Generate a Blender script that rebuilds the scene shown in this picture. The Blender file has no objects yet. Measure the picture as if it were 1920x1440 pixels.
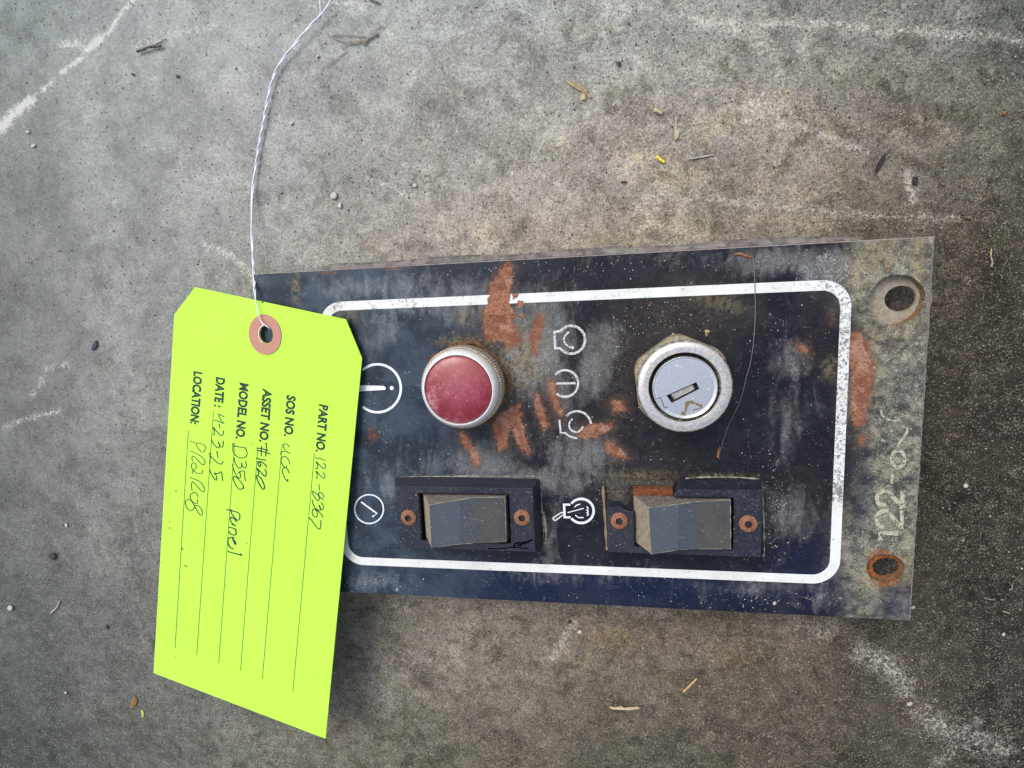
import bpy, bmesh, math, random
import numpy as np
from mathutils import Vector

# ---------------------------------------------------------------- camera, sky, sun, exposure
sc = bpy.context.scene
COL = sc.collection
F = 1100.0                                    # focal length in pixels of a 1920 wide frame
RC = np.array([[0.983792389, -0.044282164, -0.173757376],
               [-0.016470368, -0.987246134, 0.158347078],
               [-0.178553249, -0.152918802, -0.971974576]])
ZP = 0.014                                    # height of the panel's face above the concrete
CAM = np.array([0.016870789, 0.045387041, 0.177521124 + ZP])
cd = bpy.data.cameras.new('camera')
cd.sensor_width = 36.0
cd.lens = F / 1920.0 * 36.0
cd.clip_start = 0.005
cd.clip_end = 50.0
cam = bpy.data.objects.new('camera', cd)
COL.objects.link(cam)
M = RC.T @ np.diag([1.0, -1.0, -1.0])
from mathutils import Matrix
mw = Matrix.Identity(4)
for i in range(3):
    for j in range(3):
        mw[i][j] = M[i, j]
    mw[i][3] = CAM[i]
cam.matrix_world = mw
sc.camera = cam

SUN_EL, SUN_AZ = math.radians(52), math.radians(-38)     # azimuth clockwise from +Y
world = bpy.data.worlds.new('World')
sc.world = world
world.use_nodes = True
wn, wl = world.node_tree.nodes, world.node_tree.links
wn.clear()
sky = wn.new('ShaderNodeTexSky')
sky.sky_type = 'NISHITA'
sky.sun_disc = False
sky.sun_elevation = SUN_EL
sky.sun_rotation = SUN_AZ
sky.dust_density = 3.0
sky.ozone_density = 1.0
hs = wn.new('ShaderNodeHueSaturation')
hs.inputs['Saturation'].default_value = 0.5
bg = wn.new('ShaderNodeBackground')
bg.inputs['Strength'].default_value = 0.15
wo = wn.new('ShaderNodeOutputWorld')
wl.new(sky.outputs[0], hs.inputs['Color'])
wl.new(hs.outputs[0], bg.inputs[0])
wl.new(bg.outputs[0], wo.inputs[0])
sd = bpy.data.lights.new('sun', 'SUN')
sd.energy = 1.15
sd.angle = math.radians(30)
sd.color = (1.0, 0.96, 0.91)
sun = bpy.data.objects.new('sun', sd)
COL.objects.link(sun)
sv = Vector((math.sin(SUN_AZ) * math.cos(SUN_EL), math.cos(SUN_AZ) * math.cos(SUN_EL), math.sin(SUN_EL)))
sun.rotation_euler = sv.to_track_quat('Z', 'Y').to_euler()
sun.location = sv * 2
sc.view_settings.view_transform = 'Standard'
sc.view_settings.look = 'None'
sc.view_settings.exposure = 0.55
sc.view_settings.gamma = 1.0
sc.view_settings.use_curve_mapping = False
sc.render.engine = 'CYCLES'
sc.cycles.max_bounces = 6

rnd = random.Random(7)
nr = np.random.RandomState(11)

# ---------------------------------------------------------------- geometry helpers
def ray(px, py):
    return RC.T @ np.array([px - 960.0, py - 720.0, F])

def at(px, py, z=0.0):
    d = ray(px, py)
    k = (z - CAM[2]) / d[2]
    p = CAM + k * d
    return np.array([p[0], p[1], z])

def to_px(P):
    P = np.asarray(P, float)
    q = (P - CAM) @ RC.T
    return np.stack([960 + F * q[..., 0] / q[..., 2], 720 + F * q[..., 1] / q[..., 2]], -1)

def lin(c):
    c = [x / 255.0 for x in c]
    return tuple(x / 12.92 if x <= 0.04045 else ((x + 0.055) / 1.055) ** 2.4 for x in c)

def smooth_line(pts, n=6, closed=False):
    P = [np.array(p, float) for p in pts]
    if len(P) < 3 and not closed:
        return P
    out = []
    m = len(P)
    rng = range(m) if closed else range(m - 1)
    for i in rng:
        if closed:
            a, b, c, d = P[(i - 1) % m], P[i], P[(i + 1) % m], P[(i + 2) % m]
        else:
            a, b, c, d = P[max(i - 1, 0)], P[i], P[i + 1], P[min(i + 2, m - 1)]
        for k in range(n):
            t = k / n
            out.append(0.5 * ((2 * b) + (c - a) * t + (2 * a - 5 * b + 4 * c - d) * t * t + (3 * b - 3 * c + d - a) * t ** 3))
    if not closed:
        out.append(P[-1])
    return out

def new_obj(name, verts, faces, mat=None, parent=None, smooth=False, mats=None, face_mat=None):
    me = bpy.data.meshes.new(name)
    me.from_pydata([tuple(map(float, v)) for v in verts], [], faces)
    if mats:
        for m_ in mats:
            me.materials.append(m_)
        if face_mat is not None:
            me.polygons.foreach_set('material_index', np.array(face_mat, np.int32))
    elif mat:
        me.materials.append(mat)
    if smooth:
        me.polygons.foreach_set('use_smooth', np.ones(len(me.polygons), bool))
    me.update()
    o = bpy.data.objects.new(name, me)
    COL.objects.link(o)
    if parent:
        o.parent = parent
        o.matrix_parent_inverse = Matrix.Identity(4)
        # vertices are given in world space: shift into the parent's space
        off = world_loc(parent)
        me.transform(Matrix.Translation(-off))
    return o

def world_loc(o):
    v = Vector(o.location)
    while o.parent:
        o = o.parent
        v += Vector(o.location)
    return v

def tag(o, label=None, cat=None, group=None, kind=None):
    if label: o['label'] = label
    if cat: o['category'] = cat
    if group: o['group'] = group
    if kind: o['kind'] = kind
    return o

def empty(name, loc):
    o = bpy.data.objects.new(name, None)
    o.location = tuple(float(v) for v in loc)
    o.empty_display_size = 0.01
    COL.objects.link(o)
    return o

class MB:
    """collects pieces of geometry in world space and links them as one mesh"""
    def __init__(s):
        s.v, s.f, s.m = [], [], []
    def add(s, v, f, mi=0):
        b = len(s.v)
        s.v += [np.array(p, float) for p in v]
        s.f += [tuple(i + b for i in q) for q in f]
        s.m += [mi] * len(f)
        return s
    def ribbon(s, pts, w, surf, lift=0.00004, closed=False, taper=0.0, mi=0, jitter=0.0):
        """flat printed stroke; pts in picture units laid onto the surface"""
        P = [np.array(p, float) for p in pts]
        n = len(P)
        s.k = getattr(s, 'k', 0) + 1
        lift = lift + s.k * 0.000004
        vs, fs = [], []
        for i in range(n):
            a = P[(i - 1) % n] if (closed or i > 0) else P[i]
            b = P[(i + 1) % n] if (closed or i < n - 1) else P[i]
            d = b - a
            L = math.hypot(*d) or 1.0
            nn = np.array([-d[1], d[0]]) / L
            ww = w * 0.5
            if taper and not closed:
                t = i / (n - 1)
                ww *= 1 - taper * (1 - min(1, 4 * min(t, 1 - t)))
            if jitter:
                ww *= 1 + rnd.uniform(-jitter, jitter)
            vs.append(surf(*(P[i] - nn * ww), lift))
            vs.append(surf(*(P[i] + nn * ww), lift))
        for i in range(n if closed else n - 1):
            j = (i + 1) % n
            fs.append((2 * i, 2 * i + 1, 2 * j + 1, 2 * j))
        return s.add(vs, fs, mi)
    def disc(s, c, r, surf, lift=0.00004, n=14, ry=None, mi=0):
        ry = ry or r
        vs = [surf(c[0] + r * math.cos(2 * math.pi * k / n), c[1] + ry * math.sin(2 * math.pi * k / n), lift) for k in range(n)]
        return s.add(vs, [tuple(range(n))], mi)
    def tube(s, pts, r, n=6, cap=True, mi=0):
        P = [np.array(p, float) for p in pts]
        m = len(P)
        R_ = r if hasattr(r, '__len__') else [r] * m
        vs, fs = [], []
        u = None
        for i in range(m):
            t = P[min(i + 1, m - 1)] - P[max(i - 1, 0)]
            t = t / (np.linalg.norm(t) + 1e-12)
            if u is None:
                u = np.cross(t, [0, 0, 1.0])
                if np.linalg.norm(u) < 1e-3:
                    u = np.cross(t, [1.0, 0, 0])
            u = u - t * (u @ t)
            u = u / (np.linalg.norm(u) + 1e-12)
            w = np.cross(t, u)
            for k in range(n):
                a = 2 * math.pi * k / n
                vs.append(P[i] + R_[i] * (math.cos(a) * u + math.sin(a) * w))
        for i in range(m - 1):
            for k in range(n):
                k2 = (k + 1) % n
                fs.append((i * n + k, i * n + k2, (i + 1) * n + k2, (i + 1) * n + k))
        if cap:
            fs.append(tuple(reversed(range(n))))
            fs.append(tuple((m - 1) * n + k for k in range(n)))
        return s.add(vs, fs, mi)
    def lathe(s, c, prof, n=64, wob=None, cap_top=False, cap_bot=False, mi=0):
        """prof: list of (radius, z); a vertical axis through c"""
        vs, fs = [], []
        for r, z in prof:
            for k in range(n):
                a = 2 * math.pi * k / n
                rr = r * (wob(k, a, z) if wob else 1.0)
                vs.append((c[0] + rr * math.cos(a), c[1] + rr * math.sin(a), z))
        m = len(prof)
        for i in range(m - 1):
            for k in range(n):
                k2 = (k + 1) % n
                fs.append((i * n + k, i * n + k2, (i + 1) * n + k2, (i + 1) * n + k))
        if cap_top: fs.append(tuple((m - 1) * n + k for k in range(n)))
        if cap_bot: fs.append(tuple(reversed(range(n))))
        return s.add(vs, fs, mi)
    def loft(s, loops, cap_top=True, cap_bot=True, mi=0):
        n = len(loops[0])
        vs = [p for l in loops for p in l]
        fs = []
        for i in range(len(loops) - 1):
            for k in range(n):
                k2 = (k + 1) % n
                fs.append((i * n + k, i * n + k2, (i + 1) * n + k2, (i + 1) * n + k))
        if cap_top: fs.append(tuple((len(loops) - 1) * n + k for k in range(n)))
        if cap_bot: fs.append(tuple(reversed(range(n))))
        return s.add(vs, fs, mi)
    def build(s, name, mat=None, parent=None, smooth=False, mats=None, fix=True, bevel=0.0, segs=2, auto=None):
        o = new_obj(name, s.v, s.f, mat, parent, smooth, mats, s.m if mats else None)
        if fix:
            bm = bmesh.new()
            bm.from_mesh(o.data)
            bmesh.ops.recalc_face_normals(bm, faces=bm.faces)
            bm.to_mesh(o.data)
            bm.free()
        if bevel:
            b = o.modifiers.new('bevel', 'BEVEL')
            b.width = bevel
            b.segments = segs
            b.limit_method = 'ANGLE'
            b.angle_limit = math.radians(30)
        if auto is not None:
            o.data.set_sharp_from_angle(angle=math.radians(auto))
        return o

def on_panel(px, py, lift=0.0):
    return at(px, py, ZP + lift)

def on_ground(px, py, lift=0.0):
    return at(px, py, lift)

# ---------------------------------------------------------------- material helper
class NT:
    def __init__(s, name):
        s.m = bpy.data.materials.new(name)
        s.m.use_nodes = True
        s.n, s.l = s.m.node_tree.nodes, s.m.node_tree.links
        s.n.clear()
        s.out = s.n.new('ShaderNodeOutputMaterial')
        s.b = s.n.new('ShaderNodeBsdfPrincipled')
        s.l.new(s.b.outputs[0], s.out.inputs[0])
        tc = s.n.new('ShaderNodeNewGeometry')
        mp = s.n.new('ShaderNodeVectorMath')
        mp.operation = 'SCALE'
        mp.inputs['Scale'].default_value = 1000.0          # millimetres
        s.l.new(tc.outputs['Position'], mp.inputs[0])
        s.mm = mp.outputs[0]
    def link(s, a, b):
        if isinstance(a, (int, float)):
            b.default_value = a
        elif isinstance(a, tuple):
            b.default_value = a if len(a) != 3 or b.type != 'RGBA' else (*a, 1.0)
        else:
            s.l.new(a, b)
    def noise(s, scale, detail=4.0, rough=0.6, dist=0.0, stretch=None, rot=0.0, off=0.0):
        v = s.mm
        if stretch or off:
            m = s.n.new('ShaderNodeMapping')
            m.inputs['Scale'].default_value = stretch or (1, 1, 1)
            m.inputs['Rotation'].default_value = (0, 0, rot)
            m.inputs['Location'].default_value = (off, off * 0.7, off * 0.3)
            s.l.new(v, m.inputs[0])
            v = m.outputs[0]
        t = s.n.new('ShaderNodeTexNoise')
        t.inputs['Scale'].default_value = scale
        t.inputs['Detail'].default_value = detail
        t.inputs['Roughness'].default_value = rough
        t.inputs['Distortion'].default_value = dist
        s.l.new(v, t.inputs['Vector'])
        return t.outputs['Fac']
    def voro(s, scale, feature='F1', rnd_=1.0, off=0.0):
        v = s.mm
        if off:
            m = s.n.new('ShaderNodeMapping')
            m.inputs['Location'].default_value = (off, off * 0.7, 0)
            s.l.new(v, m.inputs[0])
            v = m.outputs[0]
        t = s.n.new('ShaderNodeTexVoronoi')
        t.feature = feature
        t.inputs['Scale'].default_value = scale
        t.inputs['Randomness'].default_value = rnd_
        s.l.new(v, t.inputs['Vector'])
        return t.outputs['Distance'], t.outputs.get('Color')
    def math(s, op, a, b=None, c=None, clamp=False):
        t = s.n.new('ShaderNodeMath')
        t.operation = op
        t.use_clamp = clamp
        s.link(a, t.inputs[0])
        if b is not None: s.link(b, t.inputs[1])
        if c is not None: s.link(c, t.inputs[2])
        return t.outputs[0]
    def ramp(s, v, lo, hi, a=0.0, b=1.0, smooth=True):
        t = s.n.new('ShaderNodeMapRange')
        t.interpolation_type = 'SMOOTHSTEP' if smooth else 'LINEAR'
        s.link(v, t.inputs[0])
        t.inputs[1].default_value = lo
        t.inputs[2].default_value = hi
        t.inputs[3].default_value = a
        t.inputs[4].default_value = b
        return t.outputs[0]
    def mix(s, f, a, b, mode='MIX'):
        t = s.n.new('ShaderNodeMix')
        t.data_type = 'RGBA'
        t.blend_type = mode
        s.link(f, t.inputs[0])
        s.link(a, t.inputs[6])
        s.link(b, t.inputs[7])
        return t.outputs[2]
    def attr(s, name, col=False):
        t = s.n.new('ShaderNodeAttribute')
        t.attribute_name = name
        return t.outputs['Color'] if col else t.outputs['Fac']
    def sep(s):
        t = s.n.new('ShaderNodeSeparateXYZ')
        s.l.new(s.mm, t.inputs[0])
        return t.outputs
    def bump(s, h, strength=0.5, dist=0.0002, prev=None):
        t = s.n.new('ShaderNodeBump')
        t.inputs['Strength'].default_value = strength
        t.inputs['Distance'].default_value = dist
        s.link(h, t.inputs['Height'])
        if prev is not None: s.l.new(prev, t.inputs['Normal'])
        return t.outputs[0]
    def set(s, color=None, rough=None, metal=None, normal=None, spec=None, **kw):
        if color is not None: s.link(color, s.b.inputs['Base Color'])
        if rough is not None: s.link(rough, s.b.inputs['Roughness'])
        if metal is not None: s.link(metal, s.b.inputs['Metallic'])
        if spec is not None: s.link(spec, s.b.inputs['Specular IOR Level'])
        if normal is not None: s.l.new(normal, s.b.inputs['Normal'])
        for k, v in kw.items():
            s.link(v, s.b.inputs[k.replace('_', ' ')])
        return s.m

def simple(name, col, rough=0.7, metal=0.0, var=0.25, scale=2.0, bump=0.2, spec=0.5, speck=None):
    t = NT(name)
    n1 = t.noise(scale, 5, 0.65)
    dark = tuple(c * (1 - var) for c in col)
    lite = tuple(min(1, c * (1 + var)) for c in col)
    c = t.mix(t.ramp(n1, 0.3, 0.7), dark, lite)
    if speck:
        f = t.ramp(t.noise(scale * 2.5, 3, 0.6, off=31), speck[1], speck[1] + 0.08)
        c = t.mix(f, c, speck[0])
    return t.set(c, rough, metal, t.bump(t.noise(scale * 3, 4, 0.7), bump, 0.0002), spec)

# ---------------------------------------------------------------- mask helpers (numpy, picture units)
def seg_dist(Q, a, b):
    a, b = np.array(a, float), np.array(b, float)
    d = b - a
    t = np.clip(((Q - a) @ d) / (d @ d + 1e-9), 0, 1)
    return np.hypot(*(Q - (a + t[:, None] * d)).T)

def poly_sdf(Q, poly):
    """positive inside"""
    n = len(poly)
    dist = np.full(len(Q), 1e9)
    ins = np.zeros(len(Q), bool)
    for i in range(n):
        a, b = poly[i], poly[(i + 1) % n]
        dist = np.minimum(dist, seg_dist(Q, a, b))
        if a[1] != b[1]:
            c = ((a[1] > Q[:, 1]) != (b[1] > Q[:, 1])) & (Q[:, 0] < (b[0] - a[0]) * (Q[:, 1] - a[1]) / (b[1] - a[1]) + a[0])
            ins ^= c
    return np.where(ins, dist, -dist)

def line_sdf(Q, pts, w):
    d = np.full(len(Q), 1e9)
    for a, b in zip(pts[:-1], pts[1:]):
        d = np.minimum(d, seg_dist(Q, a, b))
    return w - d

def blob(Q, c, rx, ry, ang=0.0, p=1.0):
    a = math.radians(ang)
    D = Q - np.array(c, float)
    u = (D[:, 0] * math.cos(a) + D[:, 1] * math.sin(a)) / rx
    v = (-D[:, 0] * math.sin(a) + D[:, 1] * math.cos(a)) / ry
    return np.exp(-(u * u + v * v) ** p)

def smax(*a):
    r = a[0]
    for x in a[1:]:
        r = np.maximum(r, x)
    return r

def set_attr(me, name, arr):
    at_ = me.attributes.new(name, 'FLOAT', 'POINT')
    at_.data.foreach_set('value', np.ascontiguousarray(arr, np.float32))

def set_col(me, name, arr):
    at_ = me.attributes.new(name, 'FLOAT_COLOR', 'POINT')
    a4 = np.ones((len(arr), 4), np.float32)
    a4[:, :3] = arr
    at_.data.foreach_set('color', a4.ravel())

# ================================================================ CONCRETE
def concrete():
    def axis(lo, hi, step, far):
        a = list(np.arange(lo, hi + step / 2, step))
        s, x = step, lo
        left = []
        while x > -far:
            s *= 1.35
            x -= s
            left.append(x)
        s, x = step, a[-1]
        right = []
        while x < far:
            s *= 1.35
            x += s
            right.append(x)
        return np.array(left[::-1] + a + right)
    X = axis(-0.275, 0.155, 0.0009, 4.0)
    Y = axis(-0.17, 0.165, 0.0009, 4.0)
    nx, ny = len(X), len(Y)
    gx, gy = np.meshgrid(X, Y)
    V = np.stack([gx.ravel(), gy.ravel(), np.zeros(nx * ny)], 1)
    px = to_px(np.clip(V, [-0.29, -0.18, 0], [0.17, 0.175, 0]))
    # gentle unevenness
    und = np.zeros(len(V))
    for k in range(22):
        fr = nr.uniform(60, 900)
        an = nr.uniform(0, 2 * math.pi)
        und += np.sin(V[:, 0] * fr * math.cos(an) + V[:, 1] * fr * math.sin(an) + nr.uniform(0, 6)) * 0.00004 * (200 / fr) ** 0.5
    V[:, 2] = und - 0.00025
    idx = np.arange(nx * ny).reshape(ny, nx)
    q = np.stack([idx[:-1, :-1], idx[:-1, 1:], idx[1:, 1:], idx[1:, :-1]], -1).reshape(-1, 4)
    me = bpy.data.meshes.new('concrete_ground')
    me.vertices.add(len(V))
    me.vertices.foreach_set('co', V.astype(np.float32).ravel())
    me.loops.add(q.size)
    me.loops.foreach_set('vertex_index', q.ravel().astype(np.int32))
    me.polygons.add(len(q))
    me.polygons.foreach_set('loop_start', np.arange(0, q.size, 4, dtype=np.int32))
    me.polygons.foreach_set('loop_total', np.full(len(q), 4, np.int32))
    me.update(calc_edges=True)
    me.polygons.foreach_set('use_smooth', np.ones(len(q), bool))
    # colours of the slab on a coarse grid
    rows = [
        [(124, 130, 127), (146, 149, 146), (154, 156, 152), (150, 152, 147), (148, 150, 146), (144, 146, 142), (128, 128, 124), (114, 114, 110), (86, 90, 87)],
        [(128, 130, 126), (146, 147, 143), (152, 151, 147), (146, 143, 138), (146, 142, 136), (144, 138, 131), (138, 132, 123), (114, 108, 99), (84, 82, 73)],
        [(114, 115, 111), (138, 138, 134), (146, 145, 140), (148, 143, 136), (152, 144, 135), (148, 139, 128), (130, 120, 108), (88, 81, 71), (58, 53, 44)],
        [(110, 110, 108), (132, 131, 127), (130, 127, 122), (120, 116, 110), (118, 112, 104), (112, 105, 96), (98, 90, 80), (64, 58, 50), (50, 45, 38)],
        [(102, 103, 100), (124, 123, 119), (120, 118, 114), (118, 114, 108), (118, 111, 103), (108, 100, 90), (90, 82, 72), (60, 54, 46), (54, 50, 43)],
        [(90, 93, 91), (106, 107, 103), (114, 113, 108), (124, 118, 110), (126, 117, 106), (114, 104, 92), (104, 95, 83), (72, 67, 58), (54, 51, 45)],
        [(68, 75, 73), (90, 93, 88), (106, 106, 98), (106, 103, 92), (98, 92, 80), (84, 80, 69), (80, 74, 64), (74, 69, 60), (46, 46, 41)]]
    T = np.array([[lin(c) for c in r] for r in rows])
    fx = np.clip(px[:, 0] / 240.0, 0, 7.999)
    fy = np.clip(px[:, 1] / 240.0, 0, 5.999)
    ix, iy = fx.astype(int), fy.astype(int)
    tx, ty = fx - ix, fy - iy
    tx, ty = tx * tx * (3 - 2 * tx), ty * ty * (3 - 2 * ty)
    tone = (T[iy, ix] * ((1 - tx) * (1 - ty))[:, None] + T[iy, ix + 1] * (tx * (1 - ty))[:, None]
            + T[iy + 1, ix] * ((1 - tx) * ty)[:, None] + T[iy + 1, ix + 1] * (tx * ty)[:, None])
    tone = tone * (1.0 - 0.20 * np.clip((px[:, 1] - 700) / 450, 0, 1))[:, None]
    # beyond the part that was photographed the slab goes on in its average colour
    away = np.hypot(np.maximum(np.maximum(-0.27 - V[:, 0], V[:, 0] - 0.15), 0), np.maximum(np.maximum(-0.165 - V[:, 1], V[:, 1] - 0.16), 0))
    near = np.exp(-(away / 0.09) ** 2)
    tone = tone * near[:, None] + np.array(lin((112, 107, 99))) * (1 - near[:, None])
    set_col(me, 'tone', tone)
    Q = px
    sc_ = np.zeros(len(V))
    def scuff(pts, w, s):
        nonlocal sc_
        d = line_sdf(Q, pts, 0)
        sc_ = np.maximum(sc_, s * np.exp(-(d / w) ** 2))
    scuff([(-40, 268), (0, 240), (28, 210), (58, 188)], 13, 1.0)
    scuff([(72, 172), (98, 150)], 6, .7)
    scuff([(115, 135), (150, 108)], 7, .8)
    scuff([(160, 92), (188, 70)], 10, .95)
    scuff([(200, 62), (232, 15), (252, -5)], 6, .8)
    scuff([(120, 84), (150, 80)], 14, .6)
    scuff([(250, 84), (330, 62), (400, 50)], 14, .45)
    scuff([(270, 155), (295, 145)], 10, .4)
    scuff([(0, 805), (50, 785), (110, 770)], 7, .5)
    scuff([(60, 740), (90, 690), (130, 680)], 9, .45)
    scuff([(200, 770), (260, 800)], 9, .25)
    scuff([(385, 457), (430, 480), (458, 500), (482, 530)], 9, .75)
    scuff([(712, 342), (740, 352), (782, 384)], 6, .7)
    scuff([(500, 440), (520, 470), (600, 490)], 22, .3)
    scuff([(625, 5), (690, 10)], 17, .6)
    scuff([(1130, 2), (1250, 22), (1290, 20)], 20, .4)
    scuff([(1240, 25), (1330, 40), (1450, 45), (1540, 42), (1620, 50)], 12, .62)
    scuff([(1650, 60), (1700, 58), (1800, 62), (1910, 75)], 12, .6)
    scuff([(1385, 55), (1420, 75), (1440, 98)], 24, .62)
    scuff([(1400, 190), (1450, 205), (1500, 232)], 22, .55)
    scuff([(1500, 235), (1560, 260), (1625, 285)], 8, .75)
    scuff([(1440, 135), (1500, 100)], 26, .3)
    scuff([(1705, 325), (1708, 350), (1715, 375)], 11, .85)
    scuff([(1180, 365), (1300, 370), (1430, 385), (1560, 400), (1740, 408), (1800, 410)], 10, .5)
    scuff([(1480, 420), (1600, 428)], 9, .35)
    scuff([(1230, 375), (1390, 340)], 14, .2)
    scuff([(1075, 1170), (1060, 1195), (1035, 1235)], 13, .6)
    scuff([(1105, 1130), (1240, 1150)], 14, .35)
    scuff([(1615, 1225), (1650, 1240), (1680, 1265), (1695, 1290)], 26, .58)
    scuff([(1480, 1105), (1500, 1175), (1560, 1180)], 26, .4)
    scuff([(1730, 1345), (1800, 1380), (1880, 1400)], 34, .5)
    scuff([(1760, 1430), (1830, 1350)], 16, .45)
    scuff([(700, 1280), (730, 1320)], 20, .4)
    scuff([(640, 1330), (760, 1260), (900, 1190)], 30, .22)
    scuff([(420, 1340), (520, 1420)], 34, .25)
    scuff([(840, 1220), (900, 1160)], 26, .3)
    sc_ = np.maximum(sc_, 0.22 * blob(Q, (1150, 330), 230, 70))
    sc_ = np.maximum(sc_, 0.3 * blob(Q, (520, 470), 60, 30, 20))
    set_attr(me, 'scuff', sc_ * near ** 4)
    rs = 0.55 * blob(Q, (1190, 1195), 85, 24) + 0.5 * blob(Q, (1500, 1195), 30, 26) + .35 * blob(Q, (1110, 1185), 50, 20)
    rs = rs + 0.5 * blob(Q, (1785, 1080), 25, 30) + 0.45 * blob(Q, (1820, 1348), 28, 20) + .3 * blob(Q, (1700, 1330), 50, 20)
    rs = rs + 0.3 * blob(Q, (1210, 300), 140, 40, 10) + .3 * blob(Q, (1500, 330), 70, 40) + .35 * blob(Q, (690, 455), 30, 14)
    rs = rs + 0.5 * blob(Q, (1380, 1230), 60, 60) * .8 + .2 * blob(Q, (1000, 420), 260, 40)
    set_attr(me, 'brown', rs * near)
    dk = 0.6 * blob(Q, (1850, 850), 150, 360, 0, 1.5) + .35 * blob(Q, (1700, 1200), 160, 60) + .3 * blob(Q, (1250, 1160), 420, 26) + 0.6 * blob(Q, (1800, 520), 90, 90) + .4 * blob(Q, (1300, 1290), 40, 30)
    dk = dk + .6 * blob(Q, (1510, 1190), 24, 22) + .5 * blob(Q, (1920, 1440), 140, 120) + .35 * blob(Q, (0, 1440), 260, 150) + .5 * blob(Q, (1865, 1110), 50, 40)
    dk = dk + .3 * blob(Q, (120, 1240), 60, 70) + .25 * blob(Q, (60, 320), 70, 60)
    dk = dk + .55 * blob(Q, (1570, 37), 8, 5) + .4 * blob(Q, (1180, 1255), 10, 22) + .5 * blob(Q, (1222, 1334), 8, 8)
    set_attr(me, 'stain_shade', dk * near)  # dark stains, plus shade beside the panel painted in
    set_attr(me, 'coarse', np.clip((px[:, 0] - 300) / 1300 + (px[:, 1] - 500) / 2200 + .25, 0.12, 1))
    o = bpy.data.objects.new('concrete_ground', me)
    COL.objects.link(o)
    tag(o, kind='structure')
    t = NT('concrete')
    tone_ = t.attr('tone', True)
    scf, brn, shd, crs = t.attr('scuff'), t.attr('brown'), t.attr('stain_shade'), t.attr('coarse')
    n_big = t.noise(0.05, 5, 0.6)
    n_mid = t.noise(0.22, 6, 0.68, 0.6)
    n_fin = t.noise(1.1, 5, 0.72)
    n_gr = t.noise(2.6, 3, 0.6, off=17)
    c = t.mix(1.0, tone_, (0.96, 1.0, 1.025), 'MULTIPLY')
    c = t.mix(t.ramp(crs, .3, .9), c, t.mix(1.0, c, (1.02, 1.0, 0.98), 'MULTIPLY'))
    c = t.mix(t.ramp(n_big, 0.40, 0.60), t.mix(1.0, c, (0.86, 0.86, 0.86), 'MULTIPLY'), t.mix(1.0, c, (1.10, 1.10, 1.09), 'MULTIPLY'))
    nq = t.noise(0.13, 6, 0.72, 0.7, off=111)
    c = t.mix(t.math('MULTIPLY', t.ramp(nq, 0.50, 0.62), t.ramp(crs, 0, 1, .25, .85, False)), c, t.mix(1.0, c, (1.38, 1.37, 1.34), 'MULTIPLY'))
    nr2 = t.noise(0.10, 6, 0.72, 0.5, off=151)
    c = t.mix(t.math('MULTIPLY', t.ramp(nr2, 0.51, 0.62), t.ramp(crs, 0, 1, .25, .95, False)), c, t.mix(1.0, c, (0.56, 0.54, 0.51), 'MULTIPLY'))
    mm = t.math('MULTIPLY', t.ramp(n_mid, 0.36, 0.64), t.ramp(crs, 0.0, 1.0, 0.6, 1.0, False))
    c = t.mix(t.math('MULTIPLY', t.math('SUBTRACT', 1.0, t.ramp(n_mid, 0.38, 0.53)), t.ramp(crs, 0, 1, .16, .50, False)), c, t.mix(1.0, c, (0.5, 0.48, 0.45), 'MULTIPLY'))
    # fine mineral grain, light sand in darker matrix
    g = t.ramp(n_fin, 0.38, 0.62, -1.0, 1.0, False)
    g2 = t.ramp(n_gr, 0.38, 0.62, -1.0, 1.0, False)
    amp = t.ramp(crs, 0.0, 1.0, 0.20, 0.50, False)
    gg = t.math('ADD', 1.0, t.math('MULTIPLY', t.math('ADD', t.math('MULTIPLY', g, 0.65), t.math('MULTIPLY', g2, 0.5)), amp))
    cg = t.n.new('ShaderNodeVectorMath')
    cg.operation = 'SCALE'
    t.l.new(c, cg.inputs[0])
    t.l.new(gg, cg.inputs['Scale'])
    c = cg.outputs[0]
    # warm sand grains
    vd, vc = t.voro(1.15)
    vsep = t.n.new('ShaderNodeSeparateColor')
    t.l.new(vc, vsep.inputs[0])
    pale = t.math('MULTIPLY', t.ramp(vd, 0.20, 0.34, 1, 0), t.ramp(vsep.outputs[0], 0.62, 0.68))
    pale = t.math('MULTIPLY', pale, t.ramp(t.noise(0.3, 4, 0.65, off=9), 0.44, 0.56))
    c = t.mix(t.math('MULTIPLY', pale, t.ramp(crs, 0, 1, .35, .62, False)), c, t.mix(t.ramp(crs, .2, .8), (0.44, 0.43, 0.40), (0.36, 0.30, 0.23)))
    vd2, vc2 = t.voro(0.62, off=50)
    vs2 = t.n.new('ShaderNodeSeparateColor')
    t.l.new(vc2, vs2.inputs[0])
    pit = t.math('MULTIPLY', t.ramp(t.math('ADD', vd2, t.math('MULTIPLY', n_fin, 0.3)), 0.26, 0.36, 1, 0), t.ramp(vs2.outputs[1], 0.74, 0.8))
    c = t.mix(t.math('MULTIPLY', pit, 0.8), c, (0.03, 0.027, 0.024))
    vd3, vc3 = t.voro(1.7, off=90)
    vs3 = t.n.new('ShaderNodeSeparateColor')
    t.l.new(vc3, vs3.inputs[0])
    pit2 = t.math('MULTIPLY', t.ramp(vd3, 0.18, 0.34, 1, 0), t.math('MULTIPLY', t.ramp(vs3.outputs[1], 0.72, 0.78), t.ramp(crs, 0, 1, 0.35, 0.9, False)))
    c = t.mix(t.math('MULTIPLY', pit2, 0.7), c, (0.035, 0.03, 0.026))
    # pale lacy crust between the grains
    lc = t.math('ABSOLUTE', t.math('SUBTRACT', t.noise(1.5, 3, .6, .9, off=41), 0.5))
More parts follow.
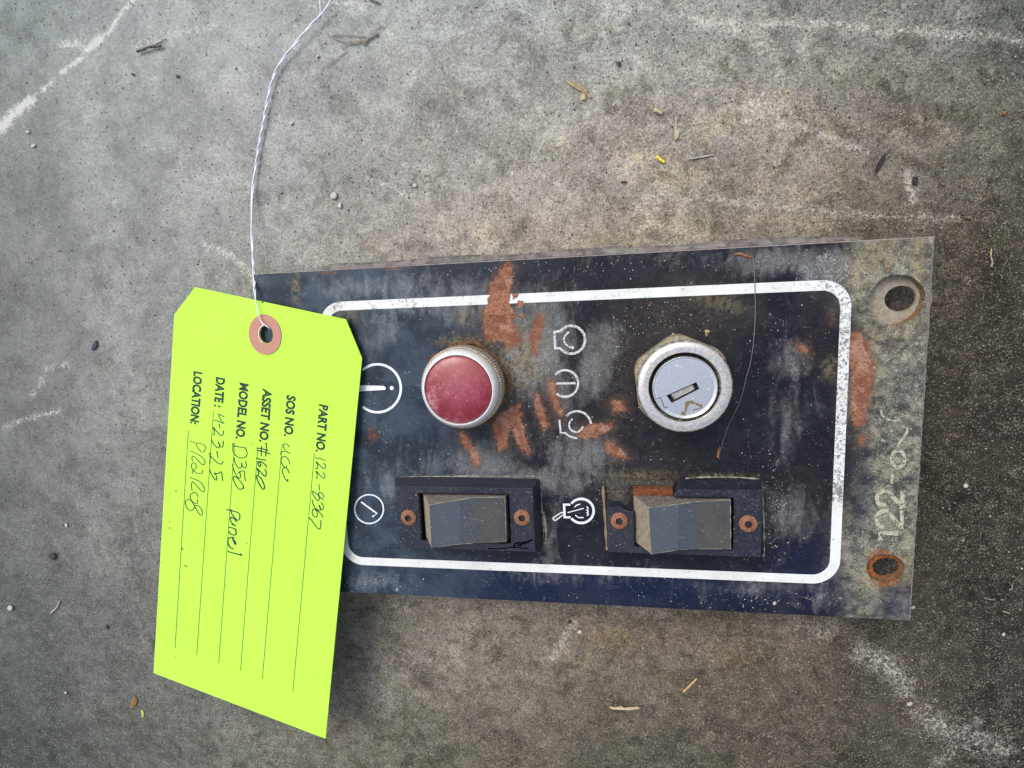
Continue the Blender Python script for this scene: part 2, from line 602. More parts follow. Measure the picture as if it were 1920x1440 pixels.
    lace = t.math('MULTIPLY', t.ramp(lc, 0.0, 0.028, 1, 0), t.math('MULTIPLY', t.ramp(t.noise(.16, 5, .7, off=29), .44, .60, .12, 1.0), t.ramp(crs, .15, .8, 0.10, .75)))
    c = t.mix(t.math('MULTIPLY', lace, .62), c, t.mix(1.0, c, (2.5, 2.35, 2.1), 'MULTIPLY'))
    dn_ = t.math('MULTIPLY', t.ramp(t.noise(2.0, 3, .6, off=61), .56, .63), t.ramp(crs, .2, .9, .15, .9))
    c = t.mix(t.math('MULTIPLY', dn_, .6), c, (0.03, 0.026, 0.021))
    # rusty and mossy staining, then the dark stains and painted shade
    brf = t.math('MULTIPLY', t.math('ADD', brn, 0.06), t.ramp(t.noise(0.5, 5, 0.7, off=3), 0.4, 0.68), clamp=True)
    c = t.mix(brf, c, t.mix(1.0, c, (1.25, 0.85, 0.52), 'MULTIPLY'))
    olv = t.math('MULTIPLY', t.ramp(t.noise(0.09, 4, 0.6, off=70), 0.5, 0.68), t.math('MULTIPLY', crs, 0.6))
    c = t.mix(olv, c, t.mix(1.0, c, (0.92, 0.96, 0.74), 'MULTIPLY'))
    shf = t.math('MULTIPLY', shd, t.ramp(t.noise(0.35, 5, 0.7, off=13), 0.34, 0.6), clamp=True)
    c = t.mix(shf, c, t.mix(1.0, c, (0.42, 0.40, 0.37), 'MULTIPLY'))
    # chalky scuffs
    sn = t.noise(0.8, 6, 0.75, 0.8, off=23)
    sf = t.math('MULTIPLY', t.ramp(t.math('ADD', scf, t.math('MULTIPLY', t.math('SUBTRACT', sn, 0.5), 3.4)), 0.34, 0.95), t.ramp(scf, 0.04, 0.3))
    sf = t.math('MULTIPLY', sf, t.math('MAXIMUM', t.ramp(n_fin, .43, .54, .30, 1.0), t.ramp(crs, .15, .5, 1.0, 0.0)))
    c = t.mix(t.math('MULTIPLY', sf, t.ramp(crs, .2, .8, .76, .80)), c, t.mix(t.ramp(crs, .2, .8), (0.60, 0.60, 0.58), (0.48, 0.47, 0.44)))
    # crisp pale sand flecks, crowding together where the crust is scuffed
    fk = t.math('ADD', t.noise(2.1, 3, .62, .3, off=201), t.math('MULTIPLY', t.math('SUBTRACT', t.noise(.28, 5, .7, off=211), .5), .42))
    fk = t.math('ADD', fk, t.math('MULTIPLY', scf, .15))
    flk = t.math('MULTIPLY', t.ramp(fk, .560, .610), t.ramp(crs, .08, .6, .22, .85))
    c = t.mix(t.math('MULTIPLY', flk, .8), c, t.mix(.45, t.mix(1.0, c, (1.9, 1.85, 1.75), 'MULTIPLY'), t.mix(t.ramp(crs, .2, .9), (0.44, 0.43, 0.41), (0.36, 0.32, 0.26))))
    h = t.math('ADD', t.math('MULTIPLY', n_mid, 0.5), t.math('ADD', t.math('MULTIPLY', n_fin, 0.7), t.math('MULTIPLY', pit, -0.8)))
    h = t.math('ADD', h, t.math('MULTIPLY', n_gr, 0.35))
    mat = t.set(c, 0.9, 0.0, t.bump(h, 0.75, 0.0006), 0.25)
    me.materials.append(mat)
    return o

ground = concrete()

# loose grit, far too many to count
def grit(name, n, rmin, rmax, mats, weights, seed, region=None):
    r_ = random.Random(seed)
    mb = MB()
    for i in range(n):
        x, y = r_.uniform(-20, 1940), r_.uniform(-20, 1460)
        if region and not region(x, y, r_):
            continue
        r = rmin + (rmax - rmin) * r_.random() ** 3
        c = at(x, y, r * 0.3)
        mi = r_.choices(range(len(mats)), weights)[0]
        ph = r_.uniform(0, 6.28)
        k = 5
        top = (c[0] + r_.uniform(-.2, .2) * r, c[1] + r_.uniform(-.2, .2) * r, c[2] + r * 0.7)
        ring = [(c[0] + r * r_.uniform(.65, 1.1) * math.cos(ph + 6.283 * j / k), c[1] + r * r_.uniform(.65, 1.1) * math.sin(ph + 6.283 * j / k), c[2] + r_.uniform(-.1, .25) * r) for j in range(k)]
        low = [(c[0] + r * .7 * math.cos(ph + 6.283 * j / k), c[1] + r * .7 * math.sin(ph + 6.283 * j / k), -0.0003) for j in range(k)]
        vs = [top] + ring + low
        fs = [(0, 1 + j, 1 + (j + 1) % k) for j in range(k)] + [(1 + j, 6 + j, 6 + (j + 1) % k, 1 + (j + 1) % k) for j in range(k)]
        mb.add(vs, fs, mi)
    o = mb.build(name, mats=mats, parent=None, fix=True)
    return tag(o, kind='stuff')

m_sand = simple('sand_grain', (0.30, 0.265, 0.215), 0.8)
m_white = simple('chalk_chip', (0.42, 0.41, 0.385), 0.85, var=0.22, scale=1.6, bump=.6)
m_chalkg = simple('chalk_grain', (0.42, 0.41, 0.38), 0.85)
m_dark = simple('dark_crumb', (0.03, 0.027, 0.025), 0.7)
m_brown = simple('brown_crumb', (0.16, 0.10, 0.05), 0.8)
m_greyg = simple('grey_grain', (0.20, 0.19, 0.18), 0.85)
g = grit('concrete_grit', 7500, 0.00008, 0.00036, [m_sand, m_chalkg, m_dark, m_brown, m_greyg], [5, 0.7, 6, 2, 7], 3,
         lambda x, y, r: r.random() < 0.25 + 0.75 * min(1, max(0, (x - 200) / 1500 + (y - 300) / 2500)))
g['label'] = 'fine loose sand grains and crumbs scattered over the concrete'

# ================================================================ CONTROL PANEL
PW, PH = 0.2, 0.11020517
X0, X1, Y0, Y1 = -PW / 2, PW / 2, -PH / 2, PH / 2
PT = 0.003                                                  # plate thickness
panel = empty('control_panel', (0, 0, 0))
tag(panel, 'dirty dark blue control panel plate with switches, red lamp and key lock, lying on concrete', 'control panel')

RUST = [
    [(952, 488), (962, 500), (958, 540), (955, 575), (966, 590), (975, 596), (962, 602), (972, 625), (978, 640), (958, 652), (950, 655), (944, 640), (930, 640), (915, 642), (908, 625), (903, 600), (905, 585), (914, 560), (920, 530), (935, 508)],
    [(1006, 590), (1018, 588), (1020, 605), (1012, 640), (1004, 664), (996, 668), (993, 645), (997, 615)],
    [(1029, 706), (1040, 720), (1046, 745), (1056, 775), (1052, 780), (1042, 770), (1030, 745), (1027, 720)],
    [(1003, 738), (1012, 742), (1020, 770), (1029, 800), (1022, 808), (1012, 795), (1005, 770)],
    [(955, 765), (975, 757), (976, 780), (984, 810), (995, 845), (990, 853), (975, 840), (964, 815), (958, 800), (955, 812), (950, 840), (935, 845), (930, 820), (922, 795), (935, 778)],
    [(862, 808), (875, 815), (882, 835), (890, 838), (902, 866), (896, 874), (886, 868), (878, 845), (866, 830)],
    [(1083, 806), (1100, 797), (1125, 794), (1148, 794), (1150, 803), (1128, 812), (1112, 822), (1095, 822), (1082, 818)],
    [(1145, 752), (1166, 750), (1172, 764), (1170, 772), (1150, 770)],
    [(1132, 830), (1150, 826), (1158, 840), (1172, 848), (1176, 858), (1160, 860), (1140, 848)],
    [(1595, 628), (1603, 620), (1612, 625), (1626, 642), (1636, 680), (1638, 705), (1632, 730), (1628, 760), (1622, 795), (1605, 800), (1596, 785), (1594, 765), (1598, 720), (1592, 680), (1590, 650)],
    [(1612, 815), (1628, 818), (1620, 832), (1608, 828)],
    [(1494, 645), (1508, 648), (1516, 660), (1505, 661), (1495, 655)],
    [(1148, 905), (1262, 905), (1262, 916), (1150, 913)],
]

def plate_mesh():
    step = 0.0005
    xs = np.linspace(X0, X1, int(round(PW / step)) + 1)
    ys = np.linspace(Y0, Y1, int(round(PH / step)) + 1)
    nx, ny = len(xs), len(ys)
    gx, gy = np.meshgrid(xs, ys)
    V = [tuple(v) for v in np.stack([gx.ravel(), gy.ravel(), np.full(nx * ny, ZP)], 1)]
    keep = np.ones((ny - 1, nx - 1), bool)
    holes = [(at(1682, 562, ZP)[:2], 0.0068, 0.0068), (at(1660, 1066, ZP)[:2], 0.0051, 0.0044)]
    F_, FM = [], []
    idx = lambda j, i: j * nx + i
    rings = []
    for (c, rx, ry) in holes:
        m = max(rx, ry) + 0.0014
        i0 = int(np.searchsorted(xs, c[0] - m)) - 1
        i1 = min(int(np.searchsorted(xs, c[0] + m)), nx - 2)
        j0 = int(np.searchsorted(ys, c[1] - m)) - 1
        j1 = int(np.searchsorted(ys, c[1] + m))
        keep[j0:j1, i0:i1] = False
        loop = [idx(j0, i) for i in range(i0, i1)] + [idx(j, i1) for j in range(j0, j1)] + [idx(j1, i) for i in range(i1, i0, -1)] + [idx(j, i0) for j in range(j1, j0, -1)]
        prev = loop
        L = len(loop)
        for s_, zz in ((0.34, 0), (0.7, 0), (0.97, 0), (1.0, -0.0003), (1.0, -PT * .5), (1.0, -PT)):
            cur = []
            for k in loop:
                p = np.array(V[k][:2])
                d = p - c
                a = math.atan2(d[1] / ry, d[0] / rx)
                w = 1 + 0.02 * math.sin(3 * a + 1) + .012 * math.sin(7 * a)
                e = c + np.array([rx * math.cos(a), ry * math.sin(a)]) * w
                q = p + (e - p) * s_
                cur.append(len(V))
                V.append((q[0], q[1], ZP + zz))
            for k in range(L):
                k2 = (k + 1) % L
                F_.append((prev[k], prev[k2], cur[k2], cur[k]))
                FM.append(0)
            prev = cur
    js, is_ = np.nonzero(keep)
    q = np.stack([js * nx + is_, js * nx + is_ + 1, (js + 1) * nx + is_ + 1, (js + 1) * nx + is_], 1)
    F_ += [tuple(map(int, r)) for r in q]
    FM += [0] * len(q)
    # outer rim: chamfer then side wall
    per = [idx(0, i) for i in range(nx - 1)] + [idx(j, nx - 1) for j in range(ny - 1)] + [idx(ny - 1, i) for i in range(nx - 1, 0, -1)] + [idx(j, 0) for j in range(ny - 1, 0, -1)]
    prev = per
    r_ = random.Random(5)
    for o_, zz in ((0.0006, -0.0005), (0.0007, -PT)):
        cur = []
        for k in per:
            x, y, _ = V[k]
            jx = o_ * (1 + r_.uniform(-.15, .15))
            nx_ = x + (jx if x >= X1 - 1e-6 else -o_ * .5 if x <= X0 + 1e-6 else 0)
            ny_ = y + (o_ * .5 if y >= Y1 - 1e-6 else -o_ * .5 if y <= Y0 + 1e-6 else 0)
            cur.append(len(V))
            V.append((nx_, ny_, ZP + zz))
        for k in range(len(per)):
            k2 = (k + 1) % len(per)
            F_.append((prev[k2], prev[k], cur[k], cur[k2]))
            FM.append(1)
        prev = cur
    return np.array(V), F_, FM

V, Fc, FM = plate_mesh()
Q = to_px(V)
me = bpy.data.meshes.new('face_plate')
me.from_pydata([tuple(v) for v in V], [], Fc)
me.polygons.foreach_set('material_index', np.array(FM, np.int32))
ru = np.full(len(V), -60.0)
for pl in RUST:
    ru = np.maximum(ru, poly_sdf(Q, pl))
set_attr(me, 'rust', np.clip(ru, -60, 30))
dust = smax(0.85 * blob(Q, (1145, 640), 62, 50, -50, 1.5), 0.9 * blob(Q, (1118, 690), 45, 80, 25), 0.75 * blob(Q, (1010, 640), 80, 130, 0, 1.4),
            0.55 * blob(Q, (820, 560), 190, 55, 0, 1.3), .75 * blob(Q, (1000, 900), 150, 35, 0), .7 * blob(Q, (900, 880), 130, 40),
            .8 * blob(Q, (1100, 850), 90, 60), .6 * blob(Q, (1480, 680), 46, 44, 20, 1.6), .4 * blob(Q, (1480, 780), 60, 100, 25, 1.4),
            .6 * blob(Q, (1480, 960), 70, 60), .55 * blob(Q, (700, 1090), 60, 22), .5 * blob(Q, (730, 900), 60, 60),
            .75 * blob(Q, (1480, 490), 150, 34), .9 * blob(Q, (1560, 500), 80, 40), .6 * blob(Q, (700, 540), 160, 26), .55 * blob(Q, (720, 620), 60, 60),
            .5 * blob(Q, (1060, 730), 45, 150), .35 * blob(Q, (1100, 1075), 240, 30), .5 * blob(Q, (1600, 1130), 120, 26),
            .5 * blob(Q, (1440, 1100), 130, 22), .55 * blob(Q, (1030, 1000), 22, 90), .4 * blob(Q, (1300, 480), 220, 26))
dust = np.maximum(dust - .9 * blob(Q, (790, 700), 60, 70, 0, 1.5) - .8 * blob(Q, (1240, 580), 90, 40) - .6 * blob(Q, (1200, 720), 60, 110), 0)
set_attr(me, 'dust', dust)
oliv = 1 / (1 + np.exp(-(Q[:, 0] - 1602 + 0.04 * (Q[:, 1] - 700) + 14 * np.sin(Q[:, 1] / 37.0)) / 9))
oliv = np.clip(oliv * (1 - .75 * blob(Q, (1690, 1125), 70, 38, 0, 2)) * (1 - .55 * blob(Q, (1605, 900), 30, 130, 0, 2)) + .55 * blob(Q, (1590, 1060), 34, 60) + .5 * blob(Q, (1585, 540), 36, 50), 0, 1)
set_attr(me, 'olive', oliv)
set_attr(me, 'yellow', smax(.9 * blob(Q, (1720, 500), 14, 70, 0, 2), .85 * blob(Q, (1640, 475), 45, 26), .7 * blob(Q, (1610, 500), 20, 60),
         .8 * blob(Q, (1640, 650), 12, 60, -8), .75 * blob(Q, (1685, 605), 50, 26), .7 * blob(Q, (980, 670), 48, 60, 0, 1.5), .5 * blob(Q, (865, 640), 50, 12),
         .8 * blob(Q, (1640, 1080), 30, 40), .6 * blob(Q, (1700, 1060), 20, 50), .6 * blob(Q, (1560, 690), 20, 20), .5 * blob(Q, (650, 590), 30, 14),
         .45 * blob(Q, (1340, 560), 60, 20, 20), .7 * blob(Q, (555, 540), 8, 30), .5 * blob(Q, (870, 590), 20, 20), .5 * blob(Q, (1200, 892), 60, 10), .5 * blob(Q, (1350, 893), 60, 5)))
set_attr(me, 'brown', smax(.9 * blob(Q, (1270, 600), 130, 75, 0, 1.4), .85 * blob(Q, (1165, 700), 60, 130, 0, 1.6), .6 * blob(Q, (1230, 860), 110, 45),
         .95 * blob(Q, (1180, 920), 75, 40, 0, 1.5), .7 * blob(Q, (1160, 1060), 300, 60) * 0, .5 * blob(Q, (1500, 920), 70, 60), .6 * blob(Q, (1080, 780), 40, 60),
         .5 * blob(Q, (1530, 600), 40, 70), .4 * blob(Q, (690, 640), 40, 30), .5 * blob(Q, (940, 1000), 60, 30) * 0))
orng = smax(.9 * blob(Q, (1640, 1062), 16, 38, 0, 2), .95 * blob(Q, (1660, 1092), 34, 10, 0, 1.5), .9 * blob(Q, (1660, 1035), 18, 6, 15), .22 * blob(Q, (1530, 860), 40, 35),
            .22 * blob(Q, (1525, 990), 50, 35), .45 * blob(Q, (1560, 600), 18, 30), .45 * blob(Q, (1630, 820), 10, 8), .5 * blob(Q, (955, 720), 14, 60), .6 * blob(Q, (700, 815), 16, 26), .5 * blob(Q, (870, 645), 70, 10),
            .6 * blob(Q, (615, 512), 26, 6), .6 * blob(Q, (740, 503), 50, 5), .4 * blob(Q, (875, 600), 18, 22), .6 * blob(Q, (1395, 482), 14, 6), .6 * blob(Q, (1665, 503), 7, 14), .35 * blob(Q, (1030, 760), 40, 80))
orng[V[:, 2] < ZP - 0.0001] = 0.9
set_attr(me, 'orange', orng)
set_attr(me, 'speck', smax(.9 * blob(Q, (1260, 590), 130, 60), .8 * blob(Q, (1180, 640), 40, 90), .8 * blob(Q, (1450, 1120), 330, 16), .9 * blob(Q, (1560, 520), 90, 60), .7 * blob(Q, (1440, 900), 70, 120), .55 * blob(Q, (1450, 700), 110, 160),
         .8 * blob(Q, (700, 1100), 80, 14), .5 * blob(Q, (1000, 500), 500, 20), .8 * blob(Q, (980, 680), 60, 90), .55 * blob(Q, (1680, 800), 60, 300), .25 + 0 * Q[:, 0]))
set_attr(me, 'navy', np.clip(smax(blob(Q, (1060, 1100), 500, 40, 2, 2), .8 * blob(Q, (800, 720), 80, 100, 0, 2), .7 * blob(Q, (1540, 1080), 120, 80, 0, 2), .7 * blob(Q, (1640, 940), 40, 80), .9 * blob(Q, (1690, 1125), 70, 38, 0, 2)), 0, 1))
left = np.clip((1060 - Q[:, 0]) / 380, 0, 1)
set_attr(me, 'sky_sheen', left * left * (3 - 2 * left))  # bluish sky reflection, strongest at the left, painted into the face colour

t = NT('panel_face')
nf = t.noise(1.3, 5, 0.7)
nm = t.noise(0.3, 6, 0.7, 0.8)
nb = t.noise(0.07, 5, 0.65, 0.4)
nst = t.noise(0.10, 5, 0.62, 0.6, stretch=(3.0, 1.0, 1), rot=math.radians(-24))
base = t.mix(t.attr('navy'), (0.006, 0.006, 0.011), (0.004, 0.009, 0.032))
sky_sheen = t.math('MULTIPLY', t.attr('sky_sheen'), t.ramp(nb, 0.40, 0.60, 0.35, 1.0))
base = t.mix(sky_sheen, base, (0.038, 0.058, 0.082))
# thin dirty bloom everywhere, thicker where the dust settled
d_ = t.attr('dust')
dn = t.math('ADD', d_, t.math('MULTIPLY', t.math('SUBTRACT', t.math('ADD', t.math('MULTIPLY', nst, .6), t.math('MULTIPLY', nm, .4)), 0.5), 2.2))
df = t.ramp(dn, 0.16, 0.90)
df = t.math('MULTIPLY', df, t.ramp(nf, 0.25, 0.65, 0.65, 1.0))
dustc = t.mix(t.attr('sky_sheen'), (0.165, 0.165, 0.160), (0.165, 0.190, 0.210))
c = t.mix(t.math('MULTIPLY', df, 0.72), base, dustc)
haze = t.math('MULTIPLY', t.ramp(nb, 0.46, 0.62), 0.07)
c = t.mix(haze, c, (0.10, 0.105, 0.115))
brf = t.math('MULTIPLY', t.attr('brown'), t.ramp(t.noise(0.55, 5, .7, off=5), 0.3, 0.62), clamp=True)
c = t.mix(t.math('MULTIPLY', brf, 0.6), c, (0.034, 0.024, 0.018))
ol = t.attr('olive')
olf = t.math('MULTIPLY', ol, t.ramp(t.noise(0.22, 6, .72, off=8), 0.36, 0.54, 0.35, 1.0), clamp=True)
olc = t.mix(t.ramp(nm, 0.38, 0.58), (0.075, 0.076, 0.062), (0.215, 0.200, 0.155))
olc = t.mix(t.math('MULTIPLY', t.ramp(t.noise(.12, 4, .6, off=44), .48, .64), .6), olc, (0.040, 0.048, 0.05))
c = t.mix(t.math('MULTIPLY', olf, 0.9), c, olc)
yl = t.math('MULTIPLY', t.attr('yellow'), t.ramp(t.noise(0.7, 5, .72, off=14), 0.36, 0.6), clamp=True)
c = t.mix(t.math('MULTIPLY', yl, 0.75), c, (0.30, 0.245, 0.125))
og = t.math('ADD', t.attr('orange'), t.math('MULTIPLY', t.math('SUBTRACT', t.noise(0.8, 5, .72, off=25), 0.5), 1.1))
c = t.mix(t.math('MULTIPLY', t.ramp(og, 0.3, 0.75), 0.8), c, t.mix(t.ramp(nm, .4, .6), (0.22, 0.078, 0.018), (0.13, 0.045, 0.015)))
# pale crumbs and speckle
v1, vc = t.voro(1.25, off=12)
vs_ = t.n.new('ShaderNodeSeparateColor')
t.l.new(vc, vs_.inputs[0])
thr = t.math('SUBTRACT', 1.0, t.math('MULTIPLY', t.attr('speck'), 0.68))
on = t.math('GREATER_THAN', vs_.outputs[0], thr)
spk = t.math('MULTIPLY', on, t.ramp(t.math('ADD', v1, t.math('MULTIPLY', nf, .25)), 0.24, 0.34, 1, 0))
spk = t.math('MULTIPLY', spk, t.ramp(nm, 0.44, 0.54))
c = t.mix(t.math('MULTIPLY', spk, 0.6), c, t.mix(t.attr('brown'), (0.46, 0.45, 0.42), (0.30, 0.22, 0.15)))
v2, vc2 = t.voro(0.42, off=77)
vs2 = t.n.new('ShaderNodeSeparateColor')
t.l.new(vc2, vs2.inputs[0])
on2 = t.math('MULTIPLY', t.math('GREATER_THAN', vs2.outputs[1], 0.68), t.ramp(t.math('ADD', v2, t.math('MULTIPLY', nf, .2)), 0.14, 0.19, 1, 0))
c = t.mix(t.math('MULTIPLY', on2, 0.8), c, (0.55, 0.54, 0.50))
fkp = t.math('ADD', t.noise(2.2, 3, .62, .4, off=301), t.math('MULTIPLY', t.math('SUBTRACT', t.noise(.3, 5, .7, off=311), .5), .5))
fkp = t.math('ADD', fkp, t.math('MULTIPLY', t.math('MAXIMUM', df, t.math('MULTIPLY', olf, .8)), .085))
flp = t.math('MULTIPLY', t.ramp(fkp, .585, .645), t.math('ADD', .10, t.math('MULTIPLY', t.math('MAXIMUM', t.math('MULTIPLY', df, t.ramp(t.attr('speck'), .2, .8, .45, 1.0)), olf), .9), clamp=True))
c = t.mix(t.math('MULTIPLY', flp, .5), c, t.mix(ol, (0.30, 0.33, 0.37), (0.36, 0.35, 0.26)))
gr_ = t.ramp(t.noise(2.3, 4, .7, off=91), .36, .64, .62, 1.38, False)
cgs = t.n.new('ShaderNodeVectorMath')
cgs.operation = 'SCALE'
t.l.new(c, cgs.inputs[0])
t.l.new(t.math('ADD', 1.0, t.math('MULTIPLY', t.math('SUBTRACT', gr_, 1.0), t.math('ADD', .35, t.math('MAXIMUM', olf, df), clamp=True))), cgs.inputs['Scale'])
c = cgs.outputs[0]
# hairline scratches
sx = t.noise(0.55, 2, .5, 1.2, stretch=(0.16, 2.0, 1), rot=0.1, off=3)
scr = t.ramp(t.math('ABSOLUTE', t.math('SUBTRACT', sx, 0.5)), 0.0, 0.006, 1, 0)
scr = t.math('MULTIPLY', scr, t.ramp(t.noise(.18, 3, .5, off=60), .56, .66))
c = t.mix(t.math('MULTIPLY', scr, 0.35), c, (0.30, 0.31, 0.32))
# where the paint has blistered off to rust
rs = t.math('ADD', t.attr('rust'), t.math('MULTIPLY', t.math('SUBTRACT', t.noise(0.9, 5, .75, off=33), 0.5), 34.0))
hal = t.math('MULTIPLY', t.ramp(t.math('ADD', rs, t.math('MULTIPLY', t.math('SUBTRACT', nf, .5), 30.0)), -18.0, 3.0), 0.40)
c = t.mix(hal, c, (0.115, 0.066, 0.040))
rf = t.ramp(rs, -1.6, 1.6)
rc = t.mix(t.ramp(t.noise(.35, 5, .7, off=2), .42, .58), (0.190, 0.072, 0.038), (0.250, 0.122, 0.074))
rc = t.mix(t.math('MULTIPLY', t.ramp(t.noise(.22, 4, .6, off=19), .5, .62), .7), rc, (0.38, 0.22, 0.155))
rc = t.mix(t.ramp(t.noise(2.2, 4, .7, off=6), .52, .60), rc, (0.115, 0.034, 0.017))
rc = t.mix(t.math('MULTIPLY', t.ramp(rs, 4.0, 1.0, 0, 1), 0.35), rc, (0.19, 0.065, 0.035))
c = t.mix(rf, c, rc)
rough = t.math('ADD', 0.24, t.math('MULTIPLY', t.math('ADD', df, t.math('ADD', olf, brf)), 0.4), clamp=True)
rough = t.math('MAXIMUM', rough, t.math('MULTIPLY', rf, 0.85))
h = t.math('ADD', t.math('MULTIPLY', nf, t.math('ADD', 0.15, t.math('MULTIPLY', df, .5))), t.math('MULTIPLY', spk, 0.8))
h = t.math('ADD', h, t.math('MULTIPLY', rf, t.math('SUBTRACT', t.math('MULTIPLY', t.noise(2.0, 4, .7), 1.0), 0.9)))
mat_panel = t.set(c, rough, 0.0, t.bump(h, 0.5, 0.0003), 0.30)
mat_edge = simple('plate_edge_highlight', (0.24, 0.205, 0.195), 0.6, var=.35, scale=.8)  # pale colour stands in for the highlight along the rounded edge
me.materials.append(mat_panel)
me.materials.append(mat_edge)
plate = bpy.data.objects.new('face_plate', me)
COL.objects.link(plate)
plate.parent = panel

# bent flanges that carry the plate
m_flange = simple('flange_paint', (0.135, 0.122, 0.112), 0.75, var=.45, scale=.2, speck=((0.075, 0.062, 0.062), 0.54))
def flange(name, xa, xb, yedge, sgn, bulge):
    mb = MB()
    n = 60
    r_ = random.Random(3)
    prof = [(0.0000, -0.0006), (bulge * .45, -0.0009), (bulge * .8, -0.0018), (bulge, -0.0032), (bulge * 1.02, -0.006), (bulge * 1.0, -ZP + 0.0001),
            (bulge * 1.0 - 0.0014, -ZP + 0.0001), (bulge - 0.0016, -0.006), (bulge * .5 - .0012, -0.0034), (-0.0012, -PT - 0.0004)]
    loops = []
    for i in range(n + 1):
        x = xa + (xb - xa) * i / n
        e = min(1, min(i, n - i) / 4.0)
        w = (0.55 + 0.45 * math.sqrt(e)) * (1 + 0.16 * math.sin(x * 140) + r_.uniform(-.06, .06))
        loops.append([(x, yedge + sgn * o_ * (w if o_ > 0 else 1) + sgn * 0.0004, ZP + z) for o_, z in prof])
    mb.loft(loops)
    return mb.build(name, m_flange, panel, smooth=True, auto=50)
xa = at(597, 510, ZP)[0]
xb = at(1612, 450, ZP)[0]
flange('side_flange', xa, xb, Y1, 1, 0.0019)
flange('side_flange', xa, xb, Y0, -1, 0.0003)

# grubby backing metal seen inside the upper mounting hole
m_back = simple('grubby_beige_metal', (0.27, 0.245, 0.19), 0.8, var=.25, scale=.9, speck=((0.30, 0.12, 0.03), 0.62))
def backing(cpx, ro, ipx, ri, riy, z, name='backing_washer', mat=None):
    c = at(*cpx, z)
    i_ = at(*ipx, z)
    mb = MB()
    n = 48
    vs, fs = [], []
    loops = []
    for (cc, rx, ry, zz) in ((c, ro, ro, z - .0012), (c, ro, ro, z), (i_, ri * 1.03, riy * 1.03, z), (i_, ri, riy, z - .0003), (i_, ri, riy, z - .0012)):
        loops.append([(cc[0] + rx * math.cos(2 * math.pi * k / n), cc[1] + ry * math.sin(2 * math.pi * k / n), zz) for k in range(n)])
    loops.append(loops[0])
    mb.loft(loops, False, False)
    return mb.build(name, mat or m_back, panel, auto=40)
backing((1682, 562), 0.0088, (1689, 560), 0.0040, 0.0035, ZP - PT - 0.0001)
backing((1660, 1066), 0.0070, (1662, 1064), 0.0037, 0.0030, ZP - PT - 0.0001, mat=simple('orange_rust', (0.24, 0.085, 0.02), .9, var=.5, scale=.9, bump=.6))

# ---- white printed border and pictograms
t = NT('worn_white_print')
xyz = t.sep()
wn_ = t.noise(1.0, 6, .8, 0.6)
wm_ = t.noise(0.16, 4, .6, off=21)
wear = t.math('ADD', t.math('MULTIPLY', t.ramp(xyz[0], 60.0, 76.0, 0.0, 0.18), t.ramp(xyz[1], -22.0, -18.0)), t.math('MULTIPLY', t.ramp(xyz[0], 71.0, 74.0), t.math('ADD', t.ramp(xyz[1], -21.5, -18.5, 0.0, 0.12), t.math('MULTIPLY', t.ramp(xyz[1], -21.5, -18.5), t.ramp(xyz[1], -8.0, -14.0, 0.0, 0.12)))))
wear = t.math('ADD', wear, t.math('MULTIPLY', t.ramp(xyz[0], -60.0, -38.0, 1, 0), t.math('MULTIPLY', t.ramp(xyz[1], 20, 30), t.ramp(wm_, .45, .6, 0, .25))))
xa1, xa2 = [float(at(q, 566, ZP)[0] * 1000) for q in (745, 880)]
wear = t.math('ADD', wear, t.math('MULTIPLY', t.ramp(xyz[1], 25.0, 30.0, 0, .16), t.math('MULTIPLY', t.ramp(xyz[0], xa1 - 1, xa1 + 1), t.ramp(xyz[0], xa2 - 6, xa2 + 4, 1, 0))))
wear = t.math('ADD', wear, t.math('MULTIPLY', t.ramp(wm_, 0.50, 0.62, 0.0, 0.10), t.ramp(xyz[1], 20.0, 30.0)))
wf = t.ramp(t.math('ADD', wn_, t.math('MULTIPLY', wear, 0.30)), 0.595, 0.65)
cw = t.mix(t.ramp(wm_, .35, .7), (0.68, 0.70, 0.70), (0.60, 0.61, 0.58))
cw = t.mix(t.math('MULTIPLY', t.ramp(t.noise(.6, 5, .7, off=5), .5, .75), t.math('ADD', .15, wear)), cw, (0.42, 0.38, 0.28))
cw = t.mix(t.math('MULTIPLY', wf, .85), cw, (0.10, 0.10, 0.10))
mat_white = t.set(cw, 0.5, 0.0, t.bump(wn_, .15, .0001), .4)
t = NT('worn_pictogram_print')
wn_ = t.noise(1.7, 5, .75, 0.4, off=9)
cw = t.mix(t.ramp(wn_, 0.54, 0.58), (0.52, 0.52, 0.54), (0.08, 0.085, 0.10))
mat_picto = t.set(cw, 0.55, 0.0, None, .4)
m_bright = simple('clean_white_print', (0.68, 0.71, 0.75), 0.5, var=.08, bump=.02)

def pw(x, y, lift=0.0):
    return np.array([x, y, ZP + lift])
def rr_loop(xa, xb, ya, yb, r, n=12):
    L = []
    for cx, cy, a0 in ((xb - r, yb - r, 0), (xa + r, yb - r, 90), (xa + r, ya + r, 180), (xb - r, ya + r, 270)):
        for k in range(n + 1):
            a = math.radians(a0 + 90 * k / n)
            L.append((cx + r * math.cos(a), cy + r * math.sin(a)))
    return L
